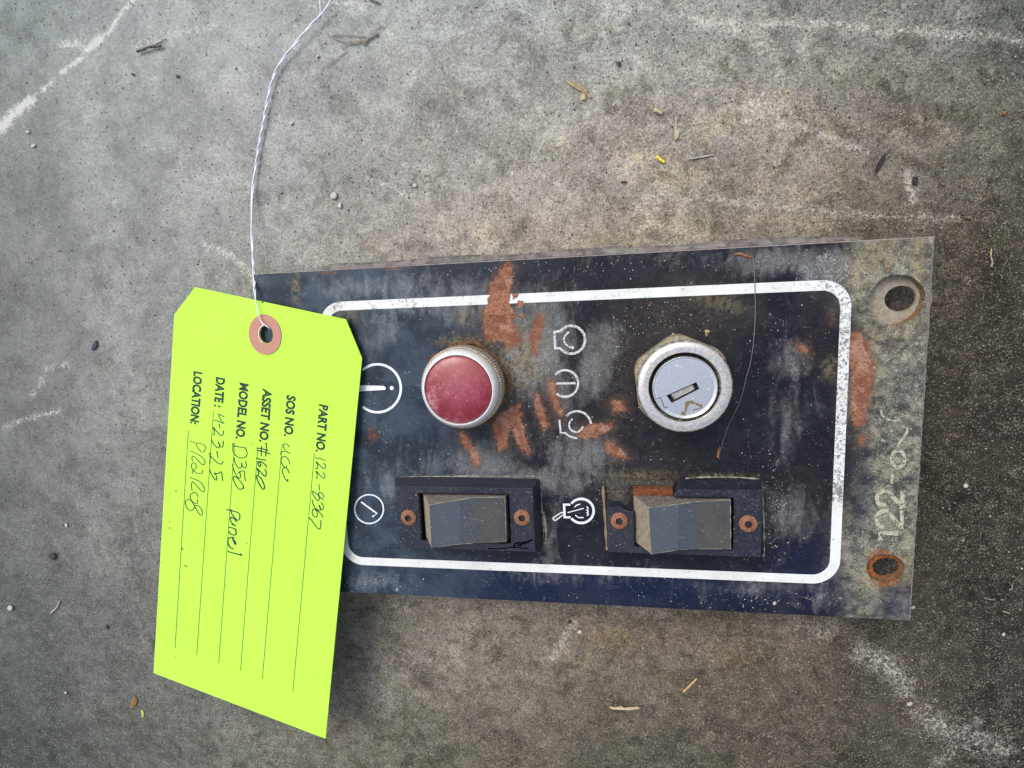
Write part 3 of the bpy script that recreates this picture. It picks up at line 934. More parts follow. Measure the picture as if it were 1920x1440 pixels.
# corners of the border measured on the plate
bTL = at(603, 575, ZP); bTR = at(1590, 530, ZP); bBR = at(1570, 1091, ZP); bBL = at(646, 1056, ZP)
bx0 = at(640, 1020, ZP)[0] * .5 + at(597, 590, ZP)[0] * .5
bx1 = (at(1591, 640, ZP)[0] + at(1580, 1000, ZP)[0]) / 2
by1 = (at(1500, 524, ZP)[1] + at(800, 561, ZP)[1]) / 2
by0 = (at(1400, 1088, ZP)[1] + at(750, 1063, ZP)[1]) / 2
wpx = [float(at(q, 566, ZP)[0] * 1000) for q in (655, 745, 815, 880)]
w_ = 0.00285
outer = rr_loop(bx0, bx1, by0, by1, 0.0078)
inner = rr_loop(bx0 + w_, bx1 - w_, by0 + w_, by1 - w_, 0.0050)
# subdivide the straights so the print follows the plate, one continuous ring
mb = MB()
n_ = len(outer)
vs, fs = [], []
for a, b in zip(outer, inner):
    vs += [pw(*a, .00005), pw(*b, .00005)]
for i in range(n_):
    j = (i + 1) % n_
    fs.append((2 * i, 2 * j, 2 * j + 1, 2 * i + 1))
mb.add(vs, fs)
ob = mb.build('border_line', mat_white, panel)
ob['label'] = 'white rounded border line worn along its right side'

def arc(c, r, a0, a1, n=24, ry=None):
    ry = ry or r
    return [(c[0] + r * math.cos(math.radians(a0 + (a1 - a0) * k / n)), c[1] + ry * math.sin(math.radians(a0 + (a1 - a0) * k / n))) for k in range(n + 1)]

# big "i" in a circle
mb = MB()
mb.ribbon(arc((708, 728), 43.5, -130, 130, 40, 45), 4.6, on_panel)
mb.add([on_panel(x, y, .00005) for x, y in ((655, 722), (720, 723.5), (723.5, 727), (722, 731), (655, 735))], [(0, 1, 2, 3, 4)])
mb.disc((734.5, 727.5), 3.8, on_panel)
mb.build('information_symbol', m_bright, panel)
# gauge: circle with a pointer
mb = MB()
mb.ribbon(arc((692, 954.5), 27, 0, 360, 40), 2.6, on_panel, closed=False)
mb.ribbon([(677, 941), (707, 963), (698, 969)], 3.0, on_panel)
mb.build('gauge_symbol', m_bright, panel)

def engine(mb, c, r, left, w=5, wear=None, gap=None):
    a = 142
    pts = arc(c, r, -a, a, 36)
    h = abs(pts[0][1] - c[1])
    pts = [(left, c[1] - h + 1), pts[0]] + pts[1:-1] + [pts[-1], (left + 1.5, c[1] + h)]
    mb.ribbon(pts, w, on_panel)
    mb.ribbon([(left + .5, c[1] - h - 1), (left + 2, c[1] + h + 2)], w * .9, on_panel)
mb = MB()
engine(mb, (1071, 637), 26, 1039, 4.8)
mb.ribbon(smooth_line([(1064, 625), (1058, 632), (1058, 641), (1065, 649), (1073, 652)], 5), 3.2, on_panel)
mb.disc((1065, 624), 2.6, on_panel)
mb.disc((1073.5, 652), 3.0, on_panel)
mb.build('engine_start_symbol', mat_picto, panel)
mb = MB()
mb.ribbon(arc((1059.5, 719), 24.5, -140, 130, 30, 25), 4.2, on_panel)
mb.ribbon([(1043, 719), (1079, 718.5)], 4.0, on_panel)
mb.build('off_symbol', mat_picto, panel)
mb = MB()
c0 = (1082, 797)
mb.ribbon(arc(c0, 26, -140, -4, 20), 4.0, on_panel)
mb.ribbon([(1049, 787), (1051, 811), (1062, 812)], 4.0, on_panel)
mb.ribbon(smooth_line([(1060, 812), (1068, 818), (1082, 822)], 4), 3.4, on_panel)
mb.ribbon(arc((1080, 797), 13, -350, -120, 20), 3.2, on_panel)
mb.ribbon(arc((1080, 797), 13, 60, 230, 14), 3.2, on_panel)
mb.build('engine_stop_symbol', mat_picto, panel)
mb = MB()
def s6(pts):
    return [(1020 + x / 16.0, 910 + y / 16.0) for x, y in pts]
mb.ribbon(arc((1089.8, 958), 23.3, -142, 142, 40, 22.6), 4.6, on_panel)
mb.ribbon(s6([(790, 580), (570, 580)]), 4.0, on_panel)
mb.ribbon(s6([(600, 548), (620, 985)]), 4.4, on_panel, .00006)
mb.ribbon(s6([(590, 960), (800, 958)]), 4.0, on_panel)
mb.ribbon(smooth_line(s6([(575, 825), (510, 825), (300, 960), (270, 1000), (310, 1045), (360, 1040), (560, 890)]), 5), 2.2, on_panel)
mb.ribbon(s6([(705, 820), (1190, 690)]), 1.9, on_panel)
mb.ribbon(smooth_line(s6([(915, 655), (1000, 585), (1090, 568)]), 5), 2.1, on_panel)
mb.ribbon(smooth_line(s6([(940, 890), (1040, 965), (1190, 965)]), 5), 2.1, on_panel)
mb.ribbon(smooth_line(s6([(1270, 645), (1315, 665), (1315, 710), (1275, 735), (1320, 760), (1325, 800), (1280, 820), (1325, 850), (1320, 890), (1280, 905)]), 3), 2.0, on_panel)
mb.build('oil_dipstick_symbol', m_bright, panel)

# faded painted part number down the right-hand end
t = NT('faded_stencil_paint')
wn_ = t.noise(1.2, 5, .75, 0.4, off=4)
cw = t.mix(t.ramp(wn_, 0.51, 0.58), (0.40, 0.385, 0.285), (0.10, 0.10, 0.082))
mat_sten = t.set(cw, 0.8, 0.0, t.bump(wn_, .3, .0001), .3)
def s7(pts):
    return [(1480 + x / 4.115, 840 + y / 4.115) for x, y in pts]
mb = MB()
mb.ribbon(s7([(845, 662), (690, 652), (705, 712)]), 8.4, on_panel, jitter=.18)                                     # 1
mb.ribbon(smooth_line(s7([(725, 610), (680, 590), (675, 530), (705, 492), (760, 495), (815, 555), (862, 612)]), 5), 7.6, on_panel, jitter=.15)   # 2
mb.ribbon(s7([(868, 625), (866, 480)]), 8.0, on_panel, .00006, jitter=.2)
mb.ribbon(smooth_line(s7([(745, 440), (690, 430), (675, 380), (715, 335), (770, 345), (820, 400), (860, 430)]), 5), 7.6, on_panel, jitter=.15)   # 2
mb.ribbon(s7([(870, 470), (876, 330)]), 8.2, on_panel, .00006, jitter=.2)
mb.ribbon(s7([(792, 272), (794, 200)]), 6.0, on_panel, jitter=.2)                                                  # dash
mb.ribbon(arc((1480 + 840 / 4.115, 840 + 85 / 4.115), 12.5, 0, 360, 30, 15.5), 6.4, on_panel, jitter=.2)                # 8, lower bowl
mb.ribbon(smooth_line([(1683, 838), (1688, 828), (1696, 818), (1701, 808), (1698, 800)], 4), 4.6, on_panel, jitter=.3)
mb.ribbon(smooth_line([(1652, 768), (1654, 778), (1664, 786), (1678, 789), (1686, 787)], 4), 4.4, on_panel, jitter=.35)   # remains of the next digit
mb.ribbon([(1652, 826), (1660, 828)], 5, on_panel, jitter=.3)
mb.build('painted_number', mat_sten, panel)

# ---- metals
def metal(name, col, rough, dirt, dirtc, scale=.8, bump=.15, metalness=1.0):
    t = NT(name)
    n1 = t.noise(scale, 6, .72, .4)
    n2 = t.noise(scale * 4, 4, .7, off=7)
    f = t.ramp(t.math('ADD', t.math('MULTIPLY', n1, .7), t.math('MULTIPLY', n2, .3)), .66 - dirt * .33 - .04, .66 - dirt * .33 + .07)
    c = t.mix(f, t.mix(t.ramp(n2, .3, .7), tuple(x * .9 for x in col), col), dirtc)
    return t.set(c, t.ramp(f, 0, 1, rough, .85), t.ramp(f, 0, 1, metalness, 0.0), t.bump(t.math('ADD', t.math('MULTIPLY', n2, .4), f), bump, .0001))
m_alu = metal('dusty_aluminium', (0.93, 0.92, 0.90), .30, .20, (0.52, 0.48, 0.42), .9, .1, .5)
m_chrome = metal('smudged_chrome', (0.93, 0.90, 0.86), .27, .40, (0.34, 0.29, 0.21), .8)
m_chrome2 = metal('polished_lock_face', (0.97, 0.98, 1.0), .20, .12, (0.55, 0.52, 0.50), .35)
m_brass = metal('tarnished_brass', (0.46, 0.41, 0.30), .5, .6, (0.165, 0.140, 0.09), .8)
m_rustring = simple('rust_crust', (0.085, 0.036, 0.014), .9, var=.7, scale=1.2, bump=.8, speck=((0.20, 0.135, 0.06), .54))
m_slot = simple('key_shutter_metal', (0.42, 0.41, 0.38), .5, .6, .3, 1.5, speck=((.08, .07, .05), .6))
m_black = simple('dark_recess', (0.012, 0.011, 0.012), .7)

# ---- indicator lamp
cl = at(874.5, 721, ZP)[:2]
lamp_parts = MB()
nk = 180
lamp_parts.lathe(cl, [(0.0118, ZP + .0062), (0.0120, ZP + .0070), (0.0120, ZP + .0078), (0.0118, ZP + .0087),
                      (0.0116, ZP + .0092), (0.0111, ZP + .0099), (0.01075, ZP + .0103), (0.0105, ZP + .0103), (0.01035, ZP + .0096)], nk)
lamp = lamp_parts.build('indicator_lamp', m_alu, panel, smooth=True, auto=38)
t = NT('red_lens')
n1 = t.noise(.16, 5, .65, .5, off=3)
n2 = t.noise(1.1, 5, .7)
xyz = t.sep()
c = t.mix(t.ramp(n1, .35, .65), (0.165, 0.004, 0.016), (0.22, 0.012, 0.034))
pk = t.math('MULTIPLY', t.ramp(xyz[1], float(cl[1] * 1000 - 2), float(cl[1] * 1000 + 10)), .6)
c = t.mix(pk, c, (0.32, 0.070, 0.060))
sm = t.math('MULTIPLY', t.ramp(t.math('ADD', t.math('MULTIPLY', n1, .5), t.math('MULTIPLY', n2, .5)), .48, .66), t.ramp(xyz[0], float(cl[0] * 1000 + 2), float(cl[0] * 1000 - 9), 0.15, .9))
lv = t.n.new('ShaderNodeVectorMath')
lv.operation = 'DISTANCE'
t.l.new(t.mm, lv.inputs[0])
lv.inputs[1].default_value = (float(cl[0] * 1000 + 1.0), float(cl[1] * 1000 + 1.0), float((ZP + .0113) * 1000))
c = t.mix(t.math('MULTIPLY', t.ramp(lv.outputs['Value'], 9.0, 0.5), t.ramp(n2, .35, .65, .12, .34)), c, (0.50, 0.17, 0.24))  # pale pink centre paints the sky's sheen on the lens
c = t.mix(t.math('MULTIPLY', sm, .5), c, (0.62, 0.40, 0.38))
v1, vc = t.voro(.85, off=5)
vsx = t.n.new('ShaderNodeSeparateColor')
t.l.new(vc, vsx.inputs[0])
c = t.mix(t.math('MULTIPLY', t.math('GREATER_THAN', vsx.outputs[0], .9), t.ramp(v1, .12, .2, .45, 0)), c, (0.60, 0.36, 0.38))
m_lens = t.set(c, t.ramp(n2, .4, .6, .42, .62), 0.0, t.bump(n2, .12, .0002), .45, Coat_Weight=0.45, Coat_Roughness=0.22, Subsurface_Weight=0.0)
mb = MB()
prof = [(0.01035, ZP + .0090)] + [(0.0103 * math.cos(math.radians(a)), ZP + .0096 + .0017 * math.sin(math.radians(a))) for a in range(6, 90, 6)] + [(0.00001, ZP + .0113)]
mb.lathe(cl, prof, 72)
mb.build('lens', m_lens, lamp, smooth=True)
mb = MB()
def wobr(k, a, z): return 1 + .035 * math.sin(5 * a + 1) + .03 * math.sin(11 * a) + nr.uniform(-.02, .02)
mb.lathe(cl, [(0.0137, ZP + .00006), (0.0135, ZP + .0003), (0.0131, ZP + .0005), (0.0127, ZP + .0008)], 96, wobr)
mb.build('rust_ring', m_rustring, lamp)
mb = MB()
nt = 96
def teeth(k, a, z): return 1.0 + (0.026 if (k % 4 in (0, 1)) else 0.0)
mb.lathe(cl, [(0.0121, ZP + .0009), (0.0124, ZP + .0013), (0.0124, ZP + .0066), (0.0119, ZP + .0072)], nt * 4, teeth)
mb.build('knurled_ring', metal('cream_stained_alloy', (0.60, 0.55, 0.46), .5, .5, (0.34, 0.27, 0.16), .9, .3, .3), lamp)
mb = MB()
mb.lathe(cl, [(0.0128, ZP + .0001), (0.0127, ZP + .0009), (0.0118, ZP + .0010)], 64)
mb.build('base_washer', m_rustring, lamp)

# ---- key switch
ck = at(1275, 714, ZP)[:2]
mb = MB()
def hexl(r, z, rot=36, n=72, rd=0.985):
    L = []
    for k in range(n):
        a = 2 * math.pi * k / n
        am = (a - math.radians(rot)) % (math.pi / 3) - math.pi / 6
        rr = r * math.cos(math.pi / 6) / math.cos(am)
        L.append((ck[0] + min(rr, r * rd) * math.cos(a), ck[1] + min(rr, r * rd) * math.sin(a), z))
    return L
mb.loft([hexl(0.0148, ZP + .0001, rd=.945), hexl(0.0148, ZP + .0040, rd=.945), hexl(0.0148, ZP + .0046, rd=.93), hexl(0.0142, ZP + .0052, rd=.905)], True, True)
key = mb.build('key_switch', m_brass, panel, bevel=0, auto=25)
key['label'] = 'chromed key switch on a tarnished hexagonal nut'
mb = MB()
mb.lathe(ck, [(0.0128, ZP + .0050), (0.0128, ZP + .0062), (0.0124, ZP + .0065), (0.0124, ZP + .0070), (0.0129, ZP + .0073), (0.01295, ZP + .0107), (0.0128, ZP + .0114), (0.0124, ZP + .0119),
              (0.0120, ZP + .01215), (0.0108, ZP + .01215), (0.0098, ZP + .0121), (0.0096, ZP + .0118), (0.0095, ZP + .0075)], 120)
mb.build('bezel_ring', m_chrome, key, smooth=True, auto=40)
# lock face with a real key slot
zt = ZP + .0124
def rot_rect(L4, n=3):
    out = []
    for i in range(4):
        a, b = np.array(L4[i], float), np.array(L4[(i + 1) % 4], float)
        for k in range(n * 3):
            out.append(a + (b - a) * k / (n * 3))
    return out
slot_px = [(1249.5, 741.5), (1305.5, 716.5), (1311.5, 729), (1259.5, 755.5)]
slot_w = [at(p[0], p[1], zt) for p in slot_px]
sl = rot_rect(slot_w)
N = len(sl)
cc = np.array([ck[0], ck[1], 0])
cs = sum(sl) / N
def circ_at(r, z):
    L = []
    for p in sl:
        d = p - cs
        a = math.atan2(d[1], d[0])
        # ray from slot centre to the circle of radius r
        o = cs[:2] - ck
        u = np.array([math.cos(a), math.sin(a)])
        b = o @ u
        s_ = -b + math.sqrt(b * b - (o @ o - r * r))
        q = cs[:2] + u * s_
        L.append((q[0], q[1], z))
    return L
# more even resolution round the disc
sl = []
for i in range(4):
    a, b = slot_w[i], slot_w[(i + 1) % 4]
    for k in range(16):
        sl.append(a + (b - a) * k / 16)
def with_z(L, z): return [(p[0], p[1], z) for p in L]
def even_circ(r, z):
    th0 = [math.atan2(p[1] - cs[1], p[0] - cs[0]) for p in sl]
    M_ = len(sl)
    st = th0[0]
    sgn = 1 if ((th0[5] - th0[0] + math.pi) % (2 * math.pi) - math.pi) > 0 else -1
    return [(ck[0] + r * math.cos(st + sgn * 2 * math.pi * k / M_), ck[1] + r * math.sin(st + sgn * 2 * math.pi * k / M_), z) for k in range(M_)]
mb = MB()
mb.loft([even_circ(.00875, ZP + .0076), even_circ(.00875, ZP + .0119), even_circ(.00865, ZP + .0125), even_circ(.0084, ZP + .0128), even_circ(.00805, ZP + .0127), even_circ(.0078, zt), with_z(sl, zt)], False, False)
mb.loft([with_z(sl, zt), with_z(sl, zt - .0022)], True, False, 1)
lf = mb.build('lock_cylinder', None, key, smooth=True, auto=30, mats=[m_chrome2, m_black])
mb = MB()
def inset(L, k, z): return [(cs[0] + (p[0] - cs[0]) * k, cs[1] + (p[1] - cs[1]) * k, z) for p in L]
mb.loft([inset(slot_w, .80, zt - .0018), inset(slot_w, .74, zt - .0008), inset(slot_w, .70, zt - .0007)], True, True)
mb.build('key_slot_shutter', m_slot, key)
def on_lock(px, py, lift=0): return at(px, py, zt + lift)
def s2(pts): return [(1120 + x / 5.647, 560 + y / 5.647) for x, y in pts]
mb = MB()
mb.ribbon(s2([(668, 1046), (690, 1100), (712, 1160)]), 1.8, on_lock)
mb.ribbon(s2([(684, 1168), (742, 1148)]), 2.2, on_lock, .00005)
mb.ribbon(s2([(637, 1060), (670, 1046)]), 1.8, on_lock, .00005)
mb.build('stamped_numeral', simple('stamped_shadow_dirt', (0.08, 0.075, 0.07), .6), key)
mb = MB()
for pts, w in (([(940, 1095), (1010, 1100), (1070, 1125), (1115, 1140)], 5.0), ([(1115, 1142), (1070, 1165), (1010, 1185)], 2.6), ([(955, 1100), (940, 1160), (925, 1215), (890, 1260), (860, 1295)], 5.4), ([(895, 1200), (915, 1230)], 5.0)):
    mb.ribbon(smooth_line(s2(pts), 6), w, on_lock, jitter=.5)
mb.build('dirt_mark', simple('lock_grime', (0.16, 0.12, 0.06), .9, var=.5, scale=3), key)
mb = MB()
mb.lathe(ck, [(0.0096, ZP + .0077), (0.0002, ZP + .0077)], 40)
mb.build('cylinder_well', m_black, key)

# ---- rocker switches
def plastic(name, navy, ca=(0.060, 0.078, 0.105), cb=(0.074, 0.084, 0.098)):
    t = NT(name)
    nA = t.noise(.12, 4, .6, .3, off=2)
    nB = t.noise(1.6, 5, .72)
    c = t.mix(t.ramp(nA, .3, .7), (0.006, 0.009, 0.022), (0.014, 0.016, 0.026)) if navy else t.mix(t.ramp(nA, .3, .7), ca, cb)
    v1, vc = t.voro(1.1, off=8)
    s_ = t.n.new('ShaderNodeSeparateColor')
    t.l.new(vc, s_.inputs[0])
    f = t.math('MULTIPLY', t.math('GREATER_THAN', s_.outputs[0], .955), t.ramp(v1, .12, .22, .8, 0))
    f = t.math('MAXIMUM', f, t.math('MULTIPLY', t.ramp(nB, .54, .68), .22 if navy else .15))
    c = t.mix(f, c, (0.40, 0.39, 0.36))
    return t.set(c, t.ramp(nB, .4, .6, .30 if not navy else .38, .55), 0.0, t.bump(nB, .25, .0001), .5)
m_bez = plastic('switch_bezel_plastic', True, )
m_rock = plastic('rocker_sheen_bright', False)  # three facet tones paint the sheen, bright left to dull right
m_rockm = plastic('rocker_sheen_mid', False, (0.046, 0.056, 0.070), (0.056, 0.062, 0.070))
m_rockr = plastic('rocker_sheen_dull', False, (0.044, 0.047, 0.048), (0.062, 0.060, 0.054))
m_rside = simple('dust_caked_plastic', (0.110, 0.100, 0.082), .85, var=.4, scale=.8, speck=((.22, .20, .16), .56))
m_rend = simple('tan_dust_caked_plastic', (0.215, 0.180, 0.128), .85, var=.3, scale=.8, speck=((.28, .25, .19), .56))
m_edged = simple('worn_pale_edge', (0.20, 0.185, 0.15), .9, var=.3, scale=1.5)
m_dustedge = simple('dust_line', (0.26, 0.245, 0.20), .9, var=.3, scale=1.5)
m_screw = simple('rusty_screw', (0.20, 0.072, 0.034), .75, var=.55, scale=1.6, bump=.9, speck=((0.34, 0.19, 0.12), .53))
m_screwd = simple('rusty_socket', (0.05, 0.014, 0.006), .9)
ZB = ZP + 0.007

def screw(parent, px, py):
    c = at(px, py, ZB)
    n = 36
    rot = rnd.uniform(0, 60)
    mb = MB()
    def hx(r, z):
        L = []
        for k in range(n):
            a = 2 * math.pi * k / n
            am = (a - math.radians(rot)) % (math.pi / 3) - math.pi / 6
            rr = r * math.cos(math.pi / 6) / math.cos(am)
            L.append((c[0] + rr * math.cos(a), c[1] + rr * math.sin(a), z))
        return L
    def cr(r, z): return [(c[0] + r * math.cos(2 * math.pi * k / n), c[1] + r * math.sin(2 * math.pi * k / n), z) for k in range(n)]
    mb.loft([cr(.00255, ZB - .0004), cr(.0026, ZB + .0002), cr(.0025, ZB + .0005), cr(.0021, ZB + .00075), hx(.00118, ZB + .0008)], False, False, 0)
    mb.loft([hx(.00118, ZB + .0008), hx(.00108, ZB - .0002)], True, False, 1)
    return mb.build('screw', None, parent, smooth=False, mats=[m_screw, m_screwd], auto=35)

def ring_loft(mb, outer_loops, inner_loops, mi=0):
    pass

def bezel1():
    # outer frame, sloping sides, with an opening
    bx = (-0.0562, -0.00815); by = (-0.0358, -0.01305)
    tx = (-0.0540, -0.0094); ty = (-0.0345, -0.0139)
    a0 = at(785.8, 925.8, ZB); a1 = at(952.5, 925.8, ZB); a2 = at(958.3, 1016.7, ZB); a3 = at(790, 1017, ZB)
    ax = ((a0[0] + a3[0]) / 2, (a1[0] + a2[0]) / 2); ay = ((a2[1] + a3[1]) / 2, (a0[1] + a1[1]) / 2)
    R_ = lambda X, Y, z: [(X[0], Y[0], z), (X[1], Y[0], z), (X[1], Y[1], z), (X[0], Y[1], z)]
    mb = MB()
    sh = lambda X, d: (X[0] + d, X[1] - d)
    mb.loft([R_(bx, by, ZP + .0001), R_(bx, by, ZP + .001), R_(tx, ty, ZB), R_(ax, ay, ZB), R_(ax, ay, ZP + .0004)], False, False)
    return mb, ax, ay
def rocker(parent, left_base, crest, mids, right, zs, ax, ay):
    """mids/right: ((px_top, py_top), (px_bot, py_bot)) lines across the rocker with heights zs"""
    mb = MB()
    lines = [crest] + mids + [right]
    top = [(at(*l[0], ZP + z), at(*l[1], ZP + z)) for l, z in zip(lines, zs)]
    # densify along the rocker
    dens = []
    def seg(L):
        o_ = []
        for a, b in zip(L[:-1], L[1:]):
            for k in range(5): o_.append(a + (b - a) * k / 5)
        return o_ + [L[-1]]
    A = seg([p[0] for p in top])
    B = seg([p[1] for p in top])
    zb = ZP + .0045
    lb = (at(*left_base[0], ZB - .0005), at(*left_base[1], ZB - .0005))
    xr = ax[1] - .0007
    V_, F_, M_ = [], [], []
    n = len(A)
    for i in range(n):
        V_ += [A[i], B[i]]
    for i in range(n - 1):
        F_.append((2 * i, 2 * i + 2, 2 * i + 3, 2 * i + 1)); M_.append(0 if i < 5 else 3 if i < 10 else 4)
    # skirt
    b0 = len(V_)
    for i in range(n):
        s_ = i / (n - 1)
        x = lb[0][0] + (min(A[i][0], xr) - lb[0][0]) * 1.0 if i else lb[0][0]
        if i: x = A[i][0] * (1 if i == n - 1 else 1)
        k = i / (n - 1)
        xx = lb[0][0] * (1 - k) + (A[-1][0] + .0004) * k
        V_.append(np.array([xx, ay[1] - .0006, zb]))
        V_.append(np.array([xx, ay[0] + .0006, zb]))
    for i in range(n - 1):
        F_.append((2 * i, b0 + 2 * i, b0 + 2 * i + 2, 2 * i + 2)); M_.append(1)
        F_.append((2 * i + 1, 2 * i + 3, b0 + 2 * i + 3, b0 + 2 * i + 1)); M_.append(1)
    F_.append((0, 1, b0 + 1, b0)); M_.append(2)
    F_.append((2 * n - 2, b0 + 2 * n - 2, b0 + 2 * n - 1, 2 * n - 1)); M_.append(4)
    mb.v = V_; mb.f = F_; mb.m = M_
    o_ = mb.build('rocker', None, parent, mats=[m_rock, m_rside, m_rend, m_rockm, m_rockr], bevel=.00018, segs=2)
    db = MB()
    up = np.array([0, 0, .00002])
    for L, w in ((A, .00022), ([A[0] + (B[0] - A[0]) * k / 12 for k in range(13)], .00020), (B, .00013), ([A[-1] + (B[-1] - A[-1]) * k / 12 for k in range(13)], .00016)):
        db.tube([p + up for p in L], [max(.00003, w * rnd.uniform(.1, 1.2)) for _ in L], 5)
    db.build('edge_dust', m_edged, parent)
    return o_

ZS = [.0126, .0101, .0093, .0086]
mb, ax, ay = bezel1()
sw1 = mb.build('rocker_switch', m_bez, panel, bevel=.0003)
sw1['label'] = 'rocker switch with a whole bezel, between gauge and oil symbols'
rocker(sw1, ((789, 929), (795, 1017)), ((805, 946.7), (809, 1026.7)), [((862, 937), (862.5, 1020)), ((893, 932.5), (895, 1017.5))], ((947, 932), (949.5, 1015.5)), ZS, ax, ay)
screw(sw1, 766.7, 970)
screw(sw1, 979, 970)
def on_bez(px, py, lift=0): return at(px, py, ZB + lift)
def s3(pts): return [(720 + x / 6.0, 870 + y / 6.0) for x, y in pts]
mb = MB()
mb.ribbon(s3([(1170, 950), (1300, 955), (1450, 938), (1620, 950)]), 2.2, on_bez)
for p in ([(1470, 940), (1470, 900), (1520, 885), (1545, 915), (1500, 915)], [(1560, 900), (1600, 885), (1670, 850)], [(1600, 880), (1550, 890)]):
    mb.ribbon(smooth_line(s3(p), 4), 3.4, on_bez)
mb.build('pen_scribble', simple('black_marker', (.001, .001, .003), .8, spec=.05), sw1)

# second switch: broken upper left corner
def bezel2():
    P = lambda x, y, z: at(x, y, z)
    z0 = ZP + .0001
    X = (.0124, .0582); Yb, Yt = -.0350, -.0124
    tx0, tx1 = .01295, .0568; tyb, tyt = -.0337, -.0135
    a1 = at(1373.4, 934, ZB); a2 = at(1377, 1029.7, ZB); a3 = at(1189, 1026, ZB); a0 = at(1188.5, 934, ZB)
    ax = ((a0[0] + a3[0]) / 2, (a1[0] + a2[0]) / 2); ay = ((a2[1] + a3[1]) / 2 , a1[1])
    br = at(1275, 919, ZB)[0]; br2 = at(1262.5, 934, ZB)[0]; ly = at(1160, 955, ZB)[1]
    outer_top = [(tx0, tyb), (tx1, tyb), (tx1, tyt), (br, tyt)]
    outer_bot = [(X[0], Yb), (X[1], Yb), (X[1], Yt), (at(1277, 899, ZP)[0], Yt)]
    # C-shaped ring split in quads: bottom bar, right bar, top bar, left stub
    mb = MB()
    mid = (br2, ay[1])
    left_top = [(tx0, ly + .0004), (tx0 + .0035, ly + .0009), (ax[0] - .002, ly - .0004), (ax[0], ly - .0008)]
    top_poly = [(tx0, tyb), (tx1, tyb), (tx1, tyt), (br, tyt), (br - .0012, (tyt + ay[1]) / 2), (br2, ay[1]), (ax[1], ay[1]), (ax[1], ay[0]), (ax[0], ay[0])] + left_top[::-1]
    bot_poly = [(X[0], Yb), (X[1], Yb), (X[1], Yt), (br + .0004, Yt), (br - .0008, (tyt + ay[1]) / 2), (br2, ay[1]), (ax[1], ay[1]), (ax[1], ay[0]), (ax[0], ay[0])] + [(p[0] - (.0004 if i == 0 else 0), p[1] + .0006) for i, p in enumerate(left_top)][::-1]
    n = len(top_poly)
    bm = bmesh.new()
    tv = [bm.verts.new((x, y, ZB)) for x, y in top_poly]
    bv = [bm.verts.new((x, y, z0)) for x, y in bot_poly]
    for i in range(n):
        j = (i + 1) % n
        bm.faces.new((bv[i], bv[j], tv[j], tv[i]))
    es = [bm.edges.get((tv[i], tv[(i + 1) % n])) for i in range(n)]
    bmesh.ops.triangle_fill(bm, use_beauty=True, use_dissolve=False, edges=es, normal=(0, 0, 1))
    bmesh.ops.recalc_face_normals(bm, faces=bm.faces)
    me = bpy.data.meshes.new('rocker_switch')
    bm.to_mesh(me)
    bm.free()
    me.materials.append(m_bez)
    o = bpy.data.objects.new('rocker_switch', me)
    COL.objects.link(o)
    o.parent = panel
    b = o.modifiers.new('bevel', 'BEVEL'); b.width = .0003; b.segments = 2; b.limit_method = 'ANGLE'; b.angle_limit = math.radians(40)
    return o, ax, ay, (tx0, tx1, tyb, tyt, br, br2, ly, X, Yb, Yt)
sw2, ax2, ay2, G = bezel2()
sw2['label'] = 'rocker switch with a broken bezel corner, below the key switch'
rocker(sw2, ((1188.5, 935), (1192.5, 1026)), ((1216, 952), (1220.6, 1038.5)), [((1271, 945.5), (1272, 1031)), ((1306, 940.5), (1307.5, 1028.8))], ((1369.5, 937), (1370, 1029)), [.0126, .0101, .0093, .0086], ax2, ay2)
screw(sw2, 1161, 976)
screw(sw2, 1402.5, 981.5)
tx0, tx1, tyb, tyt, br, br2, ly, Xo, Yb, Yt = G
# what shows in the broken corner: a low dusty stub and a rusty strip
m_stub = simple('dust_packed_break', (0.034, 0.030, 0.026), .9, var=.6, scale=.6, bump=.9, speck=((.11, .095, .065), .56))
mb = MB()
n = 14
r_ = random.Random(12)
L0, L1, L2 = [], [], []
xs = np.linspace(Xo[0] + .0002, br - .0012, n)
gridv, gridf = [], []
ysx = np.linspace(ly - .0006, Yt + .0002, 9)
for j, y in enumerate(ysx):
    for i, x in enumerate(xs):
        z = ZP + (.0006 + .0034 * (1 - j / 8)) * min(1, i / 2.0) + r_.uniform(-.0003, .0003)
        y = y + (r_.uniform(-.0008, .0004) if j == 8 else 0)
        if x > ax2[0] - .001 and y < ay2[1] + .0010: z = ZP + .0006
        if i == 0 or j == 8: z = ZP + .0001
        gridv.append((x, y, z))
for j in range(8):
    for i in range(n - 1):
        a = j * n + i
        gridf.append((a, a + 1, a + n + 1, a + n))
mb.add(gridv, gridf)
mb.build('broken_corner_stub', m_stub, sw2, smooth=True)
mb = MB()
q0 = at(1187, 916.5, ZP + .004); q1 = at(1262, 918, ZP + .004)
xa_, xb_ = q0[0], q1[0]
yt_ = q0[1]
bxl = lambda xa, xb, ya, yb, za, zb: ([(xa, ya, za), (xb, ya, za), (xb, yb, za), (xa, yb, za), (xa, ya, zb), (xb, ya, zb), (xb, yb, zb), (xa, yb, zb)], [(3, 2, 1, 0), (4, 5, 6, 7), (0, 1, 5, 4), (1, 2, 6, 5), (2, 3, 7, 6), (3, 0, 4, 7)])
mb.add(*bxl(xa_, xb_, yt_ - .0023, yt_, ZP + .0004, ZP + .004))
mb.build('contact_strip', simple('rusted_strip', (0.14, 0.040, 0.012), .9, var=.55, scale=.9, bump=.5), sw2, bevel=.0002)
